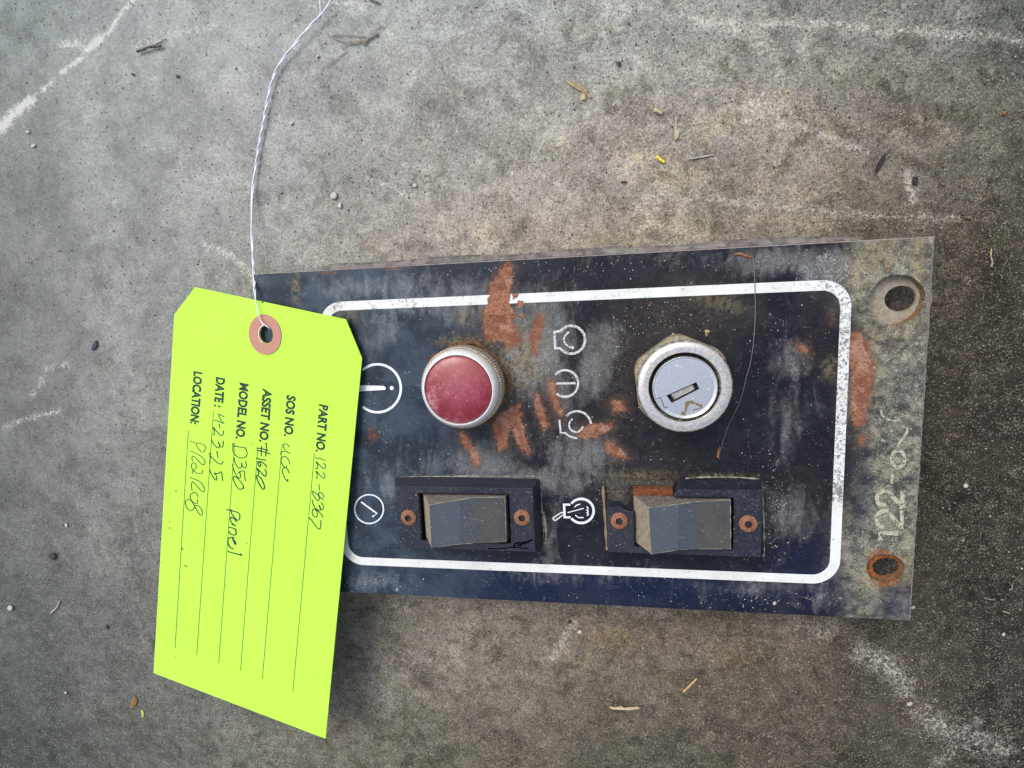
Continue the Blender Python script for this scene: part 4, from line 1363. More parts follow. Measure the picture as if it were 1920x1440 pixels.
# raised tan lip on the left of the second switch
mb = MB()
lp = [at(1131, 912, ZP + .0011), at(1133.5, 950, ZP + .0012), at(1136, 990, ZP + .0012), at(1138.5, 1030, ZP + .001)]
mb.tube(smooth_line(lp, 5), [.0003 + .0003 * math.sin(k * .7) ** 2 for k in range(16)], 6)
mb.build('dust_ridge', simple('tan_dust', (0.20, 0.165, 0.10), .9, var=.4), sw2)
# dust packed along the foot of both bezels
def dust_lines(parent, runs, name='dust_fillet', mat=m_dustedge):
    mb = MB()
    for pts, w in runs:
        L = [on_panel(*p, .00015) for p in smooth_line(pts, 8)]
        mb.tube(L, [max(.00003, w * rnd.choice((.15, .4, .8, 1.0, 1.5))) for _ in L], 5)
    return mb.build(name, mat, parent)
dust_lines(sw1, [([(744, 908), (744, 900), (749, 894.5), (800, 893.5), (880, 893), (960, 893), (1008, 893.5), (1013, 900), (1015, 930), (1017, 970), (1020, 1010), (1022, 1022)], .00022),
                 ([(1019, 960), (1024, 1005), (1022, 1022)], .0005), ([(735, 1003), (748, 1024)], .0002)])
dust_lines(sw2, [([(1285, 897), (1330, 894.5), (1380, 895), (1424, 898)], .00028), ([(1428, 903), (1431, 960), (1433, 1030), (1431, 1045)], .0003)])
m_tand = simple('tan_dust_caked', (0.26, 0.20, 0.12), .9, var=.4)

# rust that has crept over the printed line, and flakes round the controls
m_blister = simple('rust_blister_crust', (0.235, 0.095, 0.052), .9, var=.4, scale=.8, bump=.9, speck=((0.36, 0.20, 0.14), .53))
def jag(poly, step=3.0, amp=1.6):
    out = []
    for i in range(len(poly)):
        a, b = np.array(poly[i], float), np.array(poly[(i + 1) % len(poly)], float)
        k_ = max(1, int(np.hypot(*(b - a)) / step))
        for k in range(k_):
            out.append(a + (b - a) * k / k_ + np.array([rnd.uniform(-amp, amp), rnd.uniform(-amp, amp)]))
    return out
for poly in ([(914, 560), (920, 545), (958, 542), (957, 552), (955, 570), (962, 580), (966, 590), (938, 592), (908, 590)], [(968, 566), (980, 562), (984, 570), (972, 578)], [(960, 553), (972, 550), (970, 558), (962, 562)], [(974, 590), (984, 588), (980, 596)],
             [(1098, 800), (1118, 796), (1116, 812), (1100, 818), (1092, 812)]):
    P = jag(poly)
    c_ = sum(P) / len(P)
    mb = MB()
    bm = bmesh.new()
    top = [bm.verts.new(tuple(on_panel(*(c_ + (p - c_) * .97), .00016))) for p in P]
    bot = [bm.verts.new(tuple(on_panel(*p, -.00005))) for p in P]
    n = len(P)
    for i in range(n):
        bm.faces.new((bot[i], bot[(i + 1) % n], top[(i + 1) % n], top[i]))
    bmesh.ops.triangle_fill(bm, use_beauty=True, use_dissolve=False, edges=[bm.edges.get((top[i], top[(i + 1) % n])) for i in range(n)], normal=(0, 0, 1))
    bmesh.ops.recalc_face_normals(bm, faces=bm.faces)
    me_ = bpy.data.meshes.new('rust_blister')
    bm.to_mesh(me_)
    bm.free()
    me_.materials.append(m_blister)
    ob = bpy.data.objects.new('rust_blister', me_)
    COL.objects.link(ob)
    ob.parent = panel
# loose grains caught on the panel face
mb = MB()
r_ = random.Random(77)
def grain(x, y, r, mi, z0=ZP):
    c = at(x, y, z0)
    k = 5
    ph = r_.uniform(0, 6)
    ring = [(c[0] + r * r_.uniform(.6, 1.15) * math.cos(ph + 6.283 * j / k), c[1] + r * r_.uniform(.6, 1.15) * math.sin(ph + 6.283 * j / k), z0 + r * r_.uniform(.1, .3)) for j in range(k)]
    mb.add([(c[0], c[1], z0 + r * .8)] + ring + [(c[0], c[1], z0 - r * .2)], [(0, 1 + j, 1 + (j + 1) % k) for j in range(k)] + [(6, 1 + (j + 1) % k, 1 + j) for j in range(k)], mi)
for (cx, cy, sx, sy, n_, wts) in ((1250, 590, 80, 28, 130, (2, 1, 3)), (1160, 660, 25, 60, 90, (1, 1, 3)), (975, 690, 26, 45, 150, (1, 3, 4)), (870, 640, 50, 8, 50, (1, 2, 4)), (1440, 1125, 170, 10, 90, (4, 1, 0)), (730, 1095, 60, 12, 60, (4, 1, 0)),
                                  (1560, 500, 60, 35, 120, (4, 2, 1)), (1680, 760, 40, 220, 160, (4, 3, 1)), (1100, 900, 260, 160, 160, (4, 1, 1)), (1200, 905, 60, 14, 90, (2, 3, 3)), (700, 800, 60, 140, 60, (4, 1, 1)), (1010, 960, 8, 60, 50, (4, 1, 0)), (1450, 960, 22, 70, 110, (4, 1, 0)), (1040, 500, 380, 16, 110, (4, 1, 0))):
    for _ in range(n_):
        x, y = r_.gauss(cx, sx * .7), r_.gauss(cy, sy * .7)
        w_p = at(x, y, ZP)
        if not (X0 + .001 < w_p[0] < X1 - .001 and Y0 + .001 < w_p[1] < Y1 - .001): continue
        if math.hypot(x - 1683, y - 561) < 48 or math.hypot(x - 1660, y - 1066) < 38: continue
        if 738 < x < 1020 and 890 < y < 1032 or 1135 < x < 1432 and 895 < y < 1046 or math.hypot(x - 870, y - 720) < 84 or math.hypot(x - 1280, y - 720) < 94: continue
        grain(x, y, r_.choice((.00010, .00012, .00015, .00022)), r_.choices((0, 1, 2), wts)[0])
grain(1262, 627, .0006, 1); grain(1326, 622, .0008, 1); grain(1325, 628, .0005, 1); grain(745, 1105, .0006, 0); grain(1452, 1131, .0007, 0)
o = mb.build('dust_grain', None, panel, mats=[simple('pale_dust_grain', (.42, .41, .38), .9), simple('yellow_dust_grain', (.34, .28, .13), .9), simple('rust_grain', (.20, .10, .05), .9)], fix=True)
o['kind'] = 'stuff'

# ================================================================ TAG
TQ = [(328.9, 532.5), (684, 606.7), (610, 1385), (288, 1262)]
TZ = [ZP + .0010, ZP + .0022, ZP + .0060, ZP + .0036]
TC = [at(q[0], q[1], z) for q, z in zip(TQ, TZ)]
# the card is flat: its fourth corner lies in the plane of the other three
nrm = np.cross(TC[1] - TC[0], TC[3] - TC[0])
dr = ray(*TQ[2])
TC[2] = CAM + dr * ((TC[0] - CAM) @ nrm / (dr @ nrm))
def tag_uv(u, v, lift=0.0):
    p = TC[0] * (1 - u) * (1 - v) + TC[1] * u * (1 - v) + TC[2] * u * v + TC[3] * (1 - u) * v
    return p + np.array([0, 0, lift])
_last = [0.5, 0.5]
def on_tag(px, py, lift=0.0):
    u, v = _last
    tgt = np.array([px, py])
    for _ in range(6):
        e = to_px(tag_uv(u, v)) - tgt
        if abs(e).max() < 1e-4: break
        du = (to_px(tag_uv(u + 1e-4, v)) - to_px(tag_uv(u, v))) / 1e-4
        dv = (to_px(tag_uv(u, v + 1e-4)) - to_px(tag_uv(u, v))) / 1e-4
        s_ = np.linalg.solve(np.stack([du, dv], 1), e)
        u, v = u - s_[0], v - s_[1]
    _last[0], _last[1] = min(max(u, 0), 1), min(max(v, 0), 1)
    return tag_uv(u, v, lift)

tagroot = empty('part_tag', (0, 0, 0))
tag(tagroot, 'bright yellow green parts tag with clipped corners, printed lines and handwriting, wired at its eyelet', 'tag')
t = NT('fluorescent_card')
nA = t.noise(.05, 4, .55)
nB = t.noise(2.2, 4, .7)
xyz = t.sep()
c = t.mix(t.ramp(nA, .35, .65), (0.455, 0.83, 0.072), (0.435, 0.80, 0.064))
c = t.mix(t.math('MULTIPLY', t.ramp(nB, .62, .8), .12), c, (0.42, 0.62, 0.15))
m_card = t.set(c, .75, 0.0, t.bump(t.math('ADD', t.math('MULTIPLY', nB, .35), t.noise(.35, 3, .5)), .12, .0003), .3)
hc, hrx, hry = (499.5, 627), 12.5, 17
def ell(c, rx, ry, rot, n):
    L = []
    for k in range(n):
        a = 2 * math.pi * k / n
        x, y = rx * math.cos(a), ry * math.sin(a)
        r0 = math.radians(rot)
        L.append((c[0] + x * math.cos(r0) - y * math.sin(r0), c[1] + x * math.sin(r0) + y * math.cos(r0)))
    return L
tag_out = [(365.5, 538.5), (648.5, 598.8), (678.5, 671.5), (610, 1385), (288, 1262), (326.8, 590)]
bm = bmesh.new()
def edge_loop(pts):
    vs = [bm.verts.new(tuple(p)) for p in pts]
    return [bm.edges.new((vs[i], vs[(i + 1) % len(vs)])) for i in range(len(vs))]
dense = []
for i in range(6):
    a, b = np.array(tag_out[i]), np.array(tag_out[(i + 1) % 6])
    m_ = max(2, int(np.hypot(*(b - a)) / 40))
    for k in range(m_):
        dense.append(a + (b - a) * k / m_)
es = edge_loop([on_tag(*p) for p in dense]) + edge_loop([on_tag(*p) for p in ell(hc, hrx, hry, -8, 32)])
bmesh.ops.triangle_fill(bm, use_beauty=True, use_dissolve=False, edges=es, normal=(0, 0, 1))
for f_ in bm.faces:
    if f_.normal.z < 0: f_.normal_flip()
ret = bmesh.ops.extrude_face_region(bm, geom=list(bm.faces))
for v_ in [g_ for g_ in ret['geom'] if isinstance(g_, bmesh.types.BMVert)]:
    v_.co.z -= 0.00035
bmesh.ops.recalc_face_normals(bm, faces=bm.faces)
cardm = bpy.data.meshes.new('card')
bm.to_mesh(cardm)
bm.free()
cardm.materials.append(m_card)
card = bpy.data.objects.new('card', cardm)
COL.objects.link(card)
card.parent = tagroot

# eyelet patch
m_eye = simple('brown_fibre_patch', (0.44, 0.215, 0.155), .8, var=.06, scale=1.0, bump=.1)
mb = MB()
n = 48
oo = ell((497.5, 627.3), 30.8, 38.6, -11, n)
ii = ell(hc, hrx + .6, hry + .6, -8, n)
i2 = ell(hc, hrx - .3, hry - .3, -8, n)
loops = [[on_tag(*p, .00003) for p in oo], [on_tag(*p, .00028) for p in ell((497.5, 627.3), 30.0, 37.8, -11, n)], [on_tag(*p, .00028) for p in ii], [on_tag(*p, -.0005) for p in i2]]
mb.loft(loops, False, False)
mb.build('eyelet_patch', m_eye, tagroot, auto=30)
mb = MB()
mb.ribbon([np.array(p) for p in ell(hc, hrx + 1.1, hry + 1.1, -8, 40)][14:31], 1.4, on_tag, .00034)
mb.build('eyelet_rim', simple('pale_paper_rim', (.75, .72, .62), .8, var=.05), tagroot)

m_ink = simple('dark_print_ink', (0.012, 0.030, 0.022), .7, var=.2)
m_line = simple('thin_print_ink', (0.05, 0.13, 0.03), .7, var=.2)
m_pen = simple('ballpoint_ink', (0.012, 0.040, 0.028), .5, var=.4, scale=3)

def uv_of(px, py):
    on_tag(px, py)
    return np.array(_last)
def printed(text, p0, p1, cap):
    """p0, p1: picture positions of the start and end of the baseline; cap: cap height there"""
    cu = bpy.data.curves.new('t', 'FONT')
    cu.body = text
    cu.size = 1.0
    cu.offset = 0.043
    cu.resolution_u = 3
    ob_ = bpy.data.objects.new('t', cu)
    COL.objects.link(ob_)
    dg = bpy.context.evaluated_depsgraph_get()
    me_ = bpy.data.meshes.new_from_object(ob_.evaluated_get(dg))
    bpy.data.objects.remove(ob_)
    bpy.data.curves.remove(cu)
    co = np.empty(len(me_.vertices) * 3, np.float32)
    me_.vertices.foreach_get('co', co)
    co = co.reshape(-1, 3)
    capv = 0.70
    w = co[:, 0].max()
    x0_ = co[:, 0].min()
    p0, p1 = np.array(p0), np.array(p1)
    across = np.array([352.0, 74.0]) / 359.7
    V_ = []
    for x, y, _ in co:
        s_ = (x - x0_) / (w - x0_)
        p = p0 + (p1 - p0) * s_ + across * (y / capv) * cap
        V_.append(on_tag(p[0], p[1], .00005))
    F2 = [tuple(pl.vertices) for pl in me_.polygons]
    o = new_obj('printed_label', V_, F2, m_ink, tagroot)
    o['label'] = 'printed words ' + text.replace(' :', ':')
    bpy.data.meshes.remove(me_)
    return o
printed('LOCATION:', (364, 695.5), (357, 794), 15.5)
printed('DATE :', (406, 706.5), (402, 762), 16)
printed('MODEL NO.', (450.3, 717), (442.5, 822), 16)
printed('ASSET NO.', (493.7, 728), (486.6, 828), 16)
printed('SOS NO.', (538.5, 740), (533, 817.5), 16)
printed('PART NO.', (599.5, 757.5), (592.5, 846.5), 16)
for a, b in (((353.4, 807), (328.3, 1215.4)), ((400.3, 771), (369, 1228.5)), ((440, 831), (410.2, 1243)), ((483.2, 842), (451, 1257.8)), ((529.2, 831), (492, 1273)), ((589.6, 849.3), (549.2, 1297.5))):
    mb = MB()
    mb.ribbon([np.array(a) + (np.array(b) - np.array(a)) * k / 12 for k in range(13)], 1.25, on_tag)
    mb.build('ruled_line', m_line, tagroot)

Z1 = lambda pts: [(340 + x / 9.0, 760 + y / 9.0) for x, y in pts]
Z2 = lambda pts: [(340 + x / 12.0, 860 + y / 12.0) for x, y in pts]
Z3 = lambda pts: [(420 + x / 13.09, 820 + y / 13.09) for x, y in pts]
Z4 = lambda pts: [(410 + x / 11.07, 930 + y / 11.07) for x, y in pts]
Z5 = lambda pts: [(560 + x / 8.471, 840 + y / 8.471) for x, y in pts]
HAND = {
    '122-8367': [Z5([(265, 155), (310, 165), (330, 155), (380, 185), (430, 197)]),
                 Z5([(395, 240), (425, 270), (428, 305), (405, 325), (360, 300), (300, 235), (278, 215), (300, 270), (300, 300), (290, 330), (265, 325)]),
                 Z5([(385, 385), (412, 420), (415, 460), (395, 478), (350, 440), (300, 385), (272, 365), (295, 420), (285, 490)]),
                 Z5([(322, 575), (330, 672)]),
                 Z5([(400, 790), (395, 745), (340, 700), (318, 720), (330, 800), (310, 835), (270, 800), (225, 730), (218, 690), (250, 700), (330, 770), (400, 828)]),
                 Z5([(360, 860), (395, 930), (385, 970), (345, 965), (325, 900), (350, 970), (325, 985), (270, 960), (225, 880), (215, 815)]),
                 Z5([(375, 1105), (370, 1065), (320, 1010), (265, 970), (225, 980), (215, 1030), (240, 1080), (280, 1095), (298, 1060), (290, 1010), (265, 975)]),
                 Z5([(355, 1145), (350, 1240), (335, 1285), (300, 1270), (220, 1165), (165, 1100)])],
    'asset 1620': [Z3([(1005, 160), (1040, 150), (1042, 230), (1030, 330), (1025, 470)]), Z3([(925, 205), (915, 330), (918, 455)]),
                   Z3([(800, 260), (940, 280), (1090, 328)]), Z3([(805, 315), (930, 340), (1140, 410)]), Z3([(790, 505), (870, 530), (1040, 562)]),
                   Z3([(1045, 740), (1030, 690), (940, 610), (860, 590), (835, 620), (850, 680), (885, 715), (905, 680), (890, 630), (860, 600)]),
                   Z3([(1005, 780), (1035, 850), (1035, 920), (1010, 955), (960, 920), (870, 820), (812, 760), (840, 830), (845, 920)]),
                   Z3([(810, 935), (805, 990), (850, 1110), (920, 1230), (970, 1272), (995, 1240), (985, 1160), (920, 1020), (850, 945), (805, 930)])],
    'model D350': [Z3([(250, 130), (225, 200), (545, 262)]), Z3([(230, 195), (215, 290), (245, 390), (330, 475), (440, 505), (530, 480), (568, 410), (555, 330), (525, 265)]),
                   Z3([(520, 580), (550, 660), (540, 730), (505, 748), (450, 700), (425, 620), (435, 710), (400, 755), (350, 740), (290, 660), (255, 560), (260, 490)]),
                   Z3([(525, 1070), (510, 960), (490, 820), (355, 860), (395, 880), (410, 950), (390, 990), (340, 985), (270, 870), (225, 740), (210, 660)]),
                   Z3([(235, 970), (235, 1040), (280, 1150), (350, 1250), (410, 1275), (465, 1240), (475, 1190), (420, 1100), (330, 1000), (270, 960), (235, 975)]), Z3([(470, 1180), (497, 1260)])],
    'model panel': [Z4([(155, 280), (260, 300), (415, 352), (440, 430), (425, 490), (380, 495), (310, 420), (260, 340), (262, 275)]),
                    Z4([(375, 540), (330, 480), (270, 440), (245, 460), (260, 540), (295, 590), (270, 600)]), Z4([(295, 575), (325, 595), (360, 625)]),
                    Z4([(215, 648), (300, 665), (370, 695)]), Z4([(345, 690), (368, 760), (350, 800), (300, 805), (240, 780), (215, 730)]),
                    Z4([(330, 870), (280, 855), (215, 875), (190, 930), (205, 1000), (250, 1070), (315, 1095)]), Z4([(285, 860), (320, 960), (350, 1005), (352, 960), (310, 900)]),
                    Z4([(190, 1145), (300, 1180), (485, 1230)]), Z4([(450, 1190), (485, 1230)])],
    'sos initials': [Z3([(1610, 240), (1570, 185), (1500, 158), (1460, 190), (1465, 250), (1510, 300)]), Z3([(1410, 360), (1500, 335), (1560, 360), (1635, 405)]), Z3([(1410, 340), (1395, 400), (1410, 440)]),
                     Z3([(1610, 660), (1600, 580), (1540, 490), (1480, 462), (1420, 500), (1400, 570), (1430, 660), (1480, 730), (1520, 745)]), Z3([(1540, 690), (1520, 740), (1470, 740), (1435, 800), (1450, 900), (1500, 1010), (1560, 1082), (1570, 1050), (1555, 1020)]),
                     Z3([(1520, 745), (1570, 800), (1600, 885)])],
    'date 4-23-25': [Z1([(725, 192), (680, 170), (628, 150), (650, 210), (690, 275), (728, 315)]), Z1([(550, 245), (610, 262), (700, 300)]), Z1([(635, 305), (652, 380)]),
                     Z1([(705, 425), (715, 470), (690, 505), (650, 495), (590, 430), (540, 372), (560, 440), (555, 480), (535, 500)]),
                     Z1([(705, 595), (710, 650), (695, 700), (660, 690), (620, 610), (645, 670), (635, 712), (600, 705), (545, 650), (508, 570)]), Z1([(612, 765), (602, 800), (625, 885)]),
                     Z1([(700, 940), (695, 975), (665, 990), (600, 960), (530, 890), (480, 830)]), Z1([(478, 795), (488, 880), (480, 990)]),
                     Z1([(697, 1275), (690, 1200), (675, 1120), (620, 1150), (555, 1142), (590, 1180), (598, 1250), (570, 1250), (510, 1160), (478, 1080)])],
    'location PR2R08': [Z1([(148, 600), (240, 635), (330, 645), (395, 680), (408, 730), (380, 780), (340, 785), (280, 720), (250, 650)]), Z1([(155, 772), (230, 800), (320, 850), (385, 910), (400, 970), (380, 1002), (330, 980), (260, 900), (200, 855), (180, 880), (188, 945)]),
                        Z2([(245, 335), (270, 260), (330, 210), (335, 140), (290, 90), (240, 115), (228, 180), (265, 255), (340, 315), (420, 335), (470, 315), (480, 250)]),
                        Z2([(190, 415), (290, 455), (390, 495)]), Z2([(390, 495), (470, 570), (520, 680), (500, 740), (440, 710), (340, 600), (260, 520), (235, 550), (230, 640), (248, 720)]),
                        Z2([(378, 870), (350, 790), (300, 755), (230, 790), (195, 850), (230, 940), (290, 995), (345, 1005), (370, 970), (365, 915)]),
                        Z2([(230, 950), (150, 915), (95, 960), (100, 1040), (150, 1130), (220, 1170), (270, 1130), (310, 1060), (370, 1050), (440, 1110), (475, 1200), (465, 1260), (430, 1265), (370, 1190), (310, 1080), (230, 950)])],
}
for k_, strokes in HAND.items():
    mb = MB()
    w = 1.75 if 'location' not in k_ else 1.5
    for i, s_ in enumerate(strokes):
        mb.ribbon(smooth_line(s_, 5), w * (1.25 if 'asset' in k_ or 'panel' in k_ else 1.0), on_tag, .00006 + .000004 * i, jitter=.12)
    mb.build('handwriting', m_pen, tagroot)
mb = MB()
for x, y, r in ((342, 1029, 2.0), (366, 1033, 1.3), (347.5, 1040, 1.0), (349, 1062, 2.6), (346, 1060, 1.6), (337, 1084, 1.6), (330, 921, 2.2), (311, 919, 1.4), (318, 978, 1.8), (318, 990, 1.6), (559, 863, 1.2), (526, 913, 1.3), (480, 971, 1.5), (424, 1098, 1.6),
                (328, 1232, 1.6), (513, 1248, 1.3), (585, 1272, 1.2), (490, 790, 1.0), (574, 906, 1.0), (362, 1153, 1.0), (369, 1195, 1.2), (463, 1019, 1.6), (474, 834, 1.2), (492, 567, 3.2), (417, 1219, 1.2), (303, 1055, 1.2)):
    mb.disc((x, y), r, on_tag, .00005, 7, ry=r * rnd.uniform(.5, 1.3))
o = mb.build('dirt_speck', simple('specks_on_card', (.16, .22, .06), .9, var=.4), tagroot)
o['kind'] = 'stuff'

# ================================================================ TWISTED WIRE
wire = empty('tag_wire', (0, 0, 0))
tag(wire, 'thin pale twisted wire running from the tag eyelet up over the concrete', 'wire')
t = NT('galvanised_wire')
nB = t.noise(1.2, 4, .6)
m_wire = t.set(t.mix(t.ramp(nB, .3, .7), (0.60, 0.64, 0.72), (0.72, 0.76, 0.84)), .42, .15, None, .6)
W = [(601, 27, .002), (592, 38, .002), (580, 50, .002), (560, 74, .0018), (540, 98, .0016), (523, 122, .0014), (512, 146, .0012), (505, 172, .0011), (499, 200, .001), (494, 228, .001), (487, 262, .001), (481, 300, .001), (475.5, 340, .0012), (472, 380, .0022),
     (472, 430, .005), (474, 480, .0095), (476.5, 520, .0135), (477.5, 545, .0158)]
P3 = smooth_line([at(x, y, z) for x, y, z in W], 14)
s1, s2_ = [], []
acc = 0
for i, p in enumerate(P3):
    if i: acc += np.linalg.norm(p - P3[i - 1])
    tg = P3[min(i + 1, len(P3) - 1)] - P3[max(i - 1, 0)]
    tg /= np.linalg.norm(tg)
    u = np.cross(tg, [0, 0, 1.0]); u /= np.linalg.norm(u)
    v = np.cross(tg, u)
    ph = acc * 2 * math.pi / (0.0115 + 0.0015 * math.sin(acc * 90)) + .4
    off = (math.cos(ph) * u + math.sin(ph) * v) * .00021
    s1.append(p + off)
    s2_.append(p - off)
tail1 = [at(598, -60, .003), at(599, -20, .0026), at(600, 5, .0024), at(601, 20, .0022)]
tail2 = [at(640, -50, .003), at(626, -15, .0026), at(615, 10, .0024), at(606, 22, .0022)]
end1 = [at(479, 560, .0164), at(481.5, 575, .0166), at(485, 592, .0170), at(490, 603, .0168), at(497, 610, .0167), at(503.5, 614, .0164), at(506, 618, .0150)]
end2 = [at(478.5, 558, .0158)]
for pts in (tail1 + s1 + smooth_line(end1, 4), tail2 + s2_ + end2):
    mb = MB()
    mb.tube(smooth_line(pts, 1), .00022, 8)
    mb.build('wire_strand', m_wire, wire, smooth=True)

# fine fibre lying on the panel
fib = MB()
fp = [(1364, 489), (1372, 484), (1377, 477)]
fib.tube([on_panel(x, y, .0002) for x, y in smooth_line([(1362, 491), (1370, 486), (1378, 478)], 5)], .00012, 5)
ff = [(1411, 480), (1414, 500), (1415.5, 545), (1416, 590), (1413, 640), (1407, 680), (1400, 705), (1390, 745), (1377, 775), (1365, 800), (1355, 830), (1347, 858)]
L = smooth_line(ff, 6)
fib.tube([on_panel(x, y, .00016 + .0006 * math.sin(math.pi * i / len(L))) for i, (x, y) in enumerate(L)], [.00012 * (1 - .5 * i / len(L)) for i in range(len(L))], 5)
fib.tube([on_panel(x, y, .0002) for x, y in ((1349, 838), (1347, 848), (1346, 856), (1349, 861))], [.0001, .0003, .0004, .0001], 6, mi=1)
fib.tube([on_panel(x, y, .0003) for x, y in smooth_line([(1377, 477), (1388, 476), (1400, 480), (1411, 482)], 4)], [.0002, .0003, .0004, .0004, .0004, .0004, .0003, .0004, .0003, .0002, .0002, .0002, .0002][:13], 6, mi=1)
o = fib.build('dry_fibre', None, None, smooth=True, mats=[simple('grey_fibre', (.17, .165, .165), .7), simple('rusty_fleck', (.25, .11, .05), .9)])
tag(o, 'thin grey fibre curving down the panel right of the key switch', 'fibre')

# ================================================================ LITTER ON THE CONCRETE
m_straw = simple('dry_straw', (0.33, 0.265, 0.14), .7, var=.35, scale=1.2)
m_straw2 = simple('pale_wood', (0.44, 0.37, 0.22), .8, var=.25, scale=1.2)
m_gold = simple('golden_straw', (0.45, 0.28, 0.09), .6, var=.4, scale=1.2)
m_yellow = simple('yellow_plastic', (0.75, 0.60, 0.02), .4, var=.08, bump=.05)
m_blackc = simple('black_scrap', (0.018, 0.014, 0.022), .6, var=.4)
m_twig = simple('dark_twig', (0.085, 0.072, 0.060), .85, var=.5)
m_root = simple('pale_rootlet', (0.26, 0.235, 0.195), .85, var=.3)
m_blue = simple('blue_black_scrap', (0.015, 0.020, 0.045), .5, var=.4)
m_leafb = simple('brown_leaf', (0.20, 0.095, 0.030), .8, var=.3)
m_leafg = simple('yellow_green_leaf', (0.42, 0.45, 0.10), .7, var=.2)
m_pinks = simple('pinkish_chip', (0.50, 0.42, 0.37), .8, var=.15)

def litter(name, mb, mat, label, cat, bevel=0, smooth=False, group=None):
    o = mb.build(name, mat, None, bevel=bevel, smooth=smooth)
    return tag(o, label, cat, group)
def stick(pts, w, h=None, n=6, flat=1.0, lift=0.0, rough=.15):
    mb = MB()
    L = smooth_line(pts, 5)
    m_ = len(L)
    P = [at(x, y, lift + w * .17e-3 * .5) for x, y in L]
    mb.tube(P, [w * .5 * .172e-3 * (1 + rnd.uniform(-rough, rough)) * (1 if 0 < i < m_ - 1 else .6) for i in range(m_)], n)
    if flat != 1.0:
        for p in mb.v: p[2] = .0001 + (p[2]) * flat
    return mb
def chip(pts, h=.0008, lift=0.0, top=.8):
    """little angular fragment with the outline pts"""
    c = sum(np.array(p, float) for p in pts) / len(pts)
    h = h * .8
    mb = MB()
    L0 = [at(*p, -.0002 + lift) for p in pts]
    L1 = [at(*(c + (np.array(p) - c) * 1.0), lift + h * rnd.uniform(.45, .65)) for p in pts]
    L2 = [at(*(c + (np.array(p) - c) * top * rnd.uniform(.75, 1)), lift + h * rnd.uniform(.85, 1.1)) for p in pts]
    mb.loft([L0, L1, L2])
    return mb
def around(c, rx, ry, n=7, rot=0, j=.2):
    L = []
    for k in range(n):
        a = 2 * math.pi * k / n
        x, y = rx * math.cos(a) * rnd.uniform(1 - j, 1 + j), ry * math.sin(a) * rnd.uniform(1 - j, 1 + j)
        r0 = math.radians(rot)
        L.append((c[0] + x * math.cos(r0) - y * math.sin(r0), c[1] + x * math.sin(r0) + y * math.cos(r0)))
    return L

mb = stick([(1062, 151), (1075, 160), (1092, 170), (1108, 182)], 5.6, flat=.7)
mb2 = stick([(1072, 154), (1088, 163), (1102, 174)], 3.5, lift=.0004)
mb.add(mb2.v, mb2.f)
litter('straw_piece', mb, m_straw, 'split yellow straw piece lying with a small flake in the upper middle', 'straw')
litter('straw_flake', chip([(1091, 173), (1097, 172), (1099, 186), (1090, 188)], .0005), m_straw2, 'small tan flake under the split straw end', 'straw')
litter('straw_husk', chip([(1225, 203), (1232, 203), (1244, 210), (1242, 215), (1236, 213), (1227, 209)], .0009), m_straw2, 'short tan husk between the split straw and the thin grass stem', 'straw')
mb = stick([(1268, 221), (1268, 240), (1267, 258)], 2.6)
mb2 = chip([(1270, 242), (1274, 248), (1272, 260), (1266, 264), (1264, 256)], .0007)
mb.add(mb2.v, mb2.f)
litter('grass_stem', mb, m_straw2, 'thin upright grass stem with a husk, above the bright yellow sliver', 'grass stem')
litter('yellow_sliver', stick([(1231, 292.5), (1238, 299), (1246, 304.5)], 5), m_yellow, 'tiny bright yellow plastic sliver in the upper right', 'plastic scrap')
litter('pale_fibre', stick([(1290, 298.5), (1305, 296), (1322, 293), (1338, 290)], 2.6, rough=.4), m_white, 'chalky white fibre right of the yellow sliver', 'fibre')
mb = stick([(1280.5, 1298), (1292, 1287), (1307, 1272)], 4, lift=.0002)
litter('straw_piece', mb, m_gold, 'golden straw piece tilted up to the right below the panel', 'straw')
litter('wood_splinter', chip([(1141, 1324), (1152, 1327), (1166, 1324), (1170, 1327), (1196, 1325), (1200, 1329), (1182, 1332), (1156, 1331), (1148, 1330)], .0006), m_straw2, 'flat pale wood splinter near the bottom middle', 'splinter')
litter('black_sliver', chip([(1641, 320), (1644, 308), (1655, 290), (1661, 286), (1660, 298), (1648, 318), (1644, 324)], .0009), m_blackc, 'long black sliver in the upper right', 'scrap')
litter('black_pebble', chip(around((1716, 339), 6, 9, 8, 10), .0014), m_blackc, 'black oval pebble on a chalky patch below the black sliver', 'pebble')
mb = chip([(1153, 114), (1158, 117), (1163, 114), (1163, 124), (1158, 124), (1157, 119)], .0009)
litter('black_crumb', mb, m_blackc, 'small jagged black crumb in the upper middle', 'crumb')
mb = stick([(256, 97), (268, 93), (280, 88), (292, 87), (303, 86)], 5.5, rough=.3, lift=.0004)
mb2 = stick([(290, 86), (298, 80), (306, 76), (312, 73)], 2)
mb.add(mb2.v, mb2.f)
litter('twig', mb, m_twig, 'short dark twig in the upper left', 'twig')
mb = MB()
for pts, w in (([(708, 61), (700, 67), (690, 72), (680, 84)], 4.5), ([(690, 70), (670, 67), (645, 65), (622, 66)], 1.8), ([(682, 78), (665, 81), (650, 82), (640, 92)], 2.0), ([(686, 74), (665, 78), (640, 77), (625, 70), (612, 62)], 1.8),
               ([(651, 97), (642, 102), (630, 112), (618, 120), (611, 124)], 1.6), ([(694, 69), (706, 54), (716, 50), (722, 51)], 1.4), ([(651, 97), (652, 104)], 1.3)):
    q = stick(pts, w, rough=.3, n=5)
    mb.add(q.v, q.f)
litter('rootlet', mb, m_root, 'branched dry rootlet right of the wire at the top', 'rootlet')
white_group = 'small white chips on the concrete'
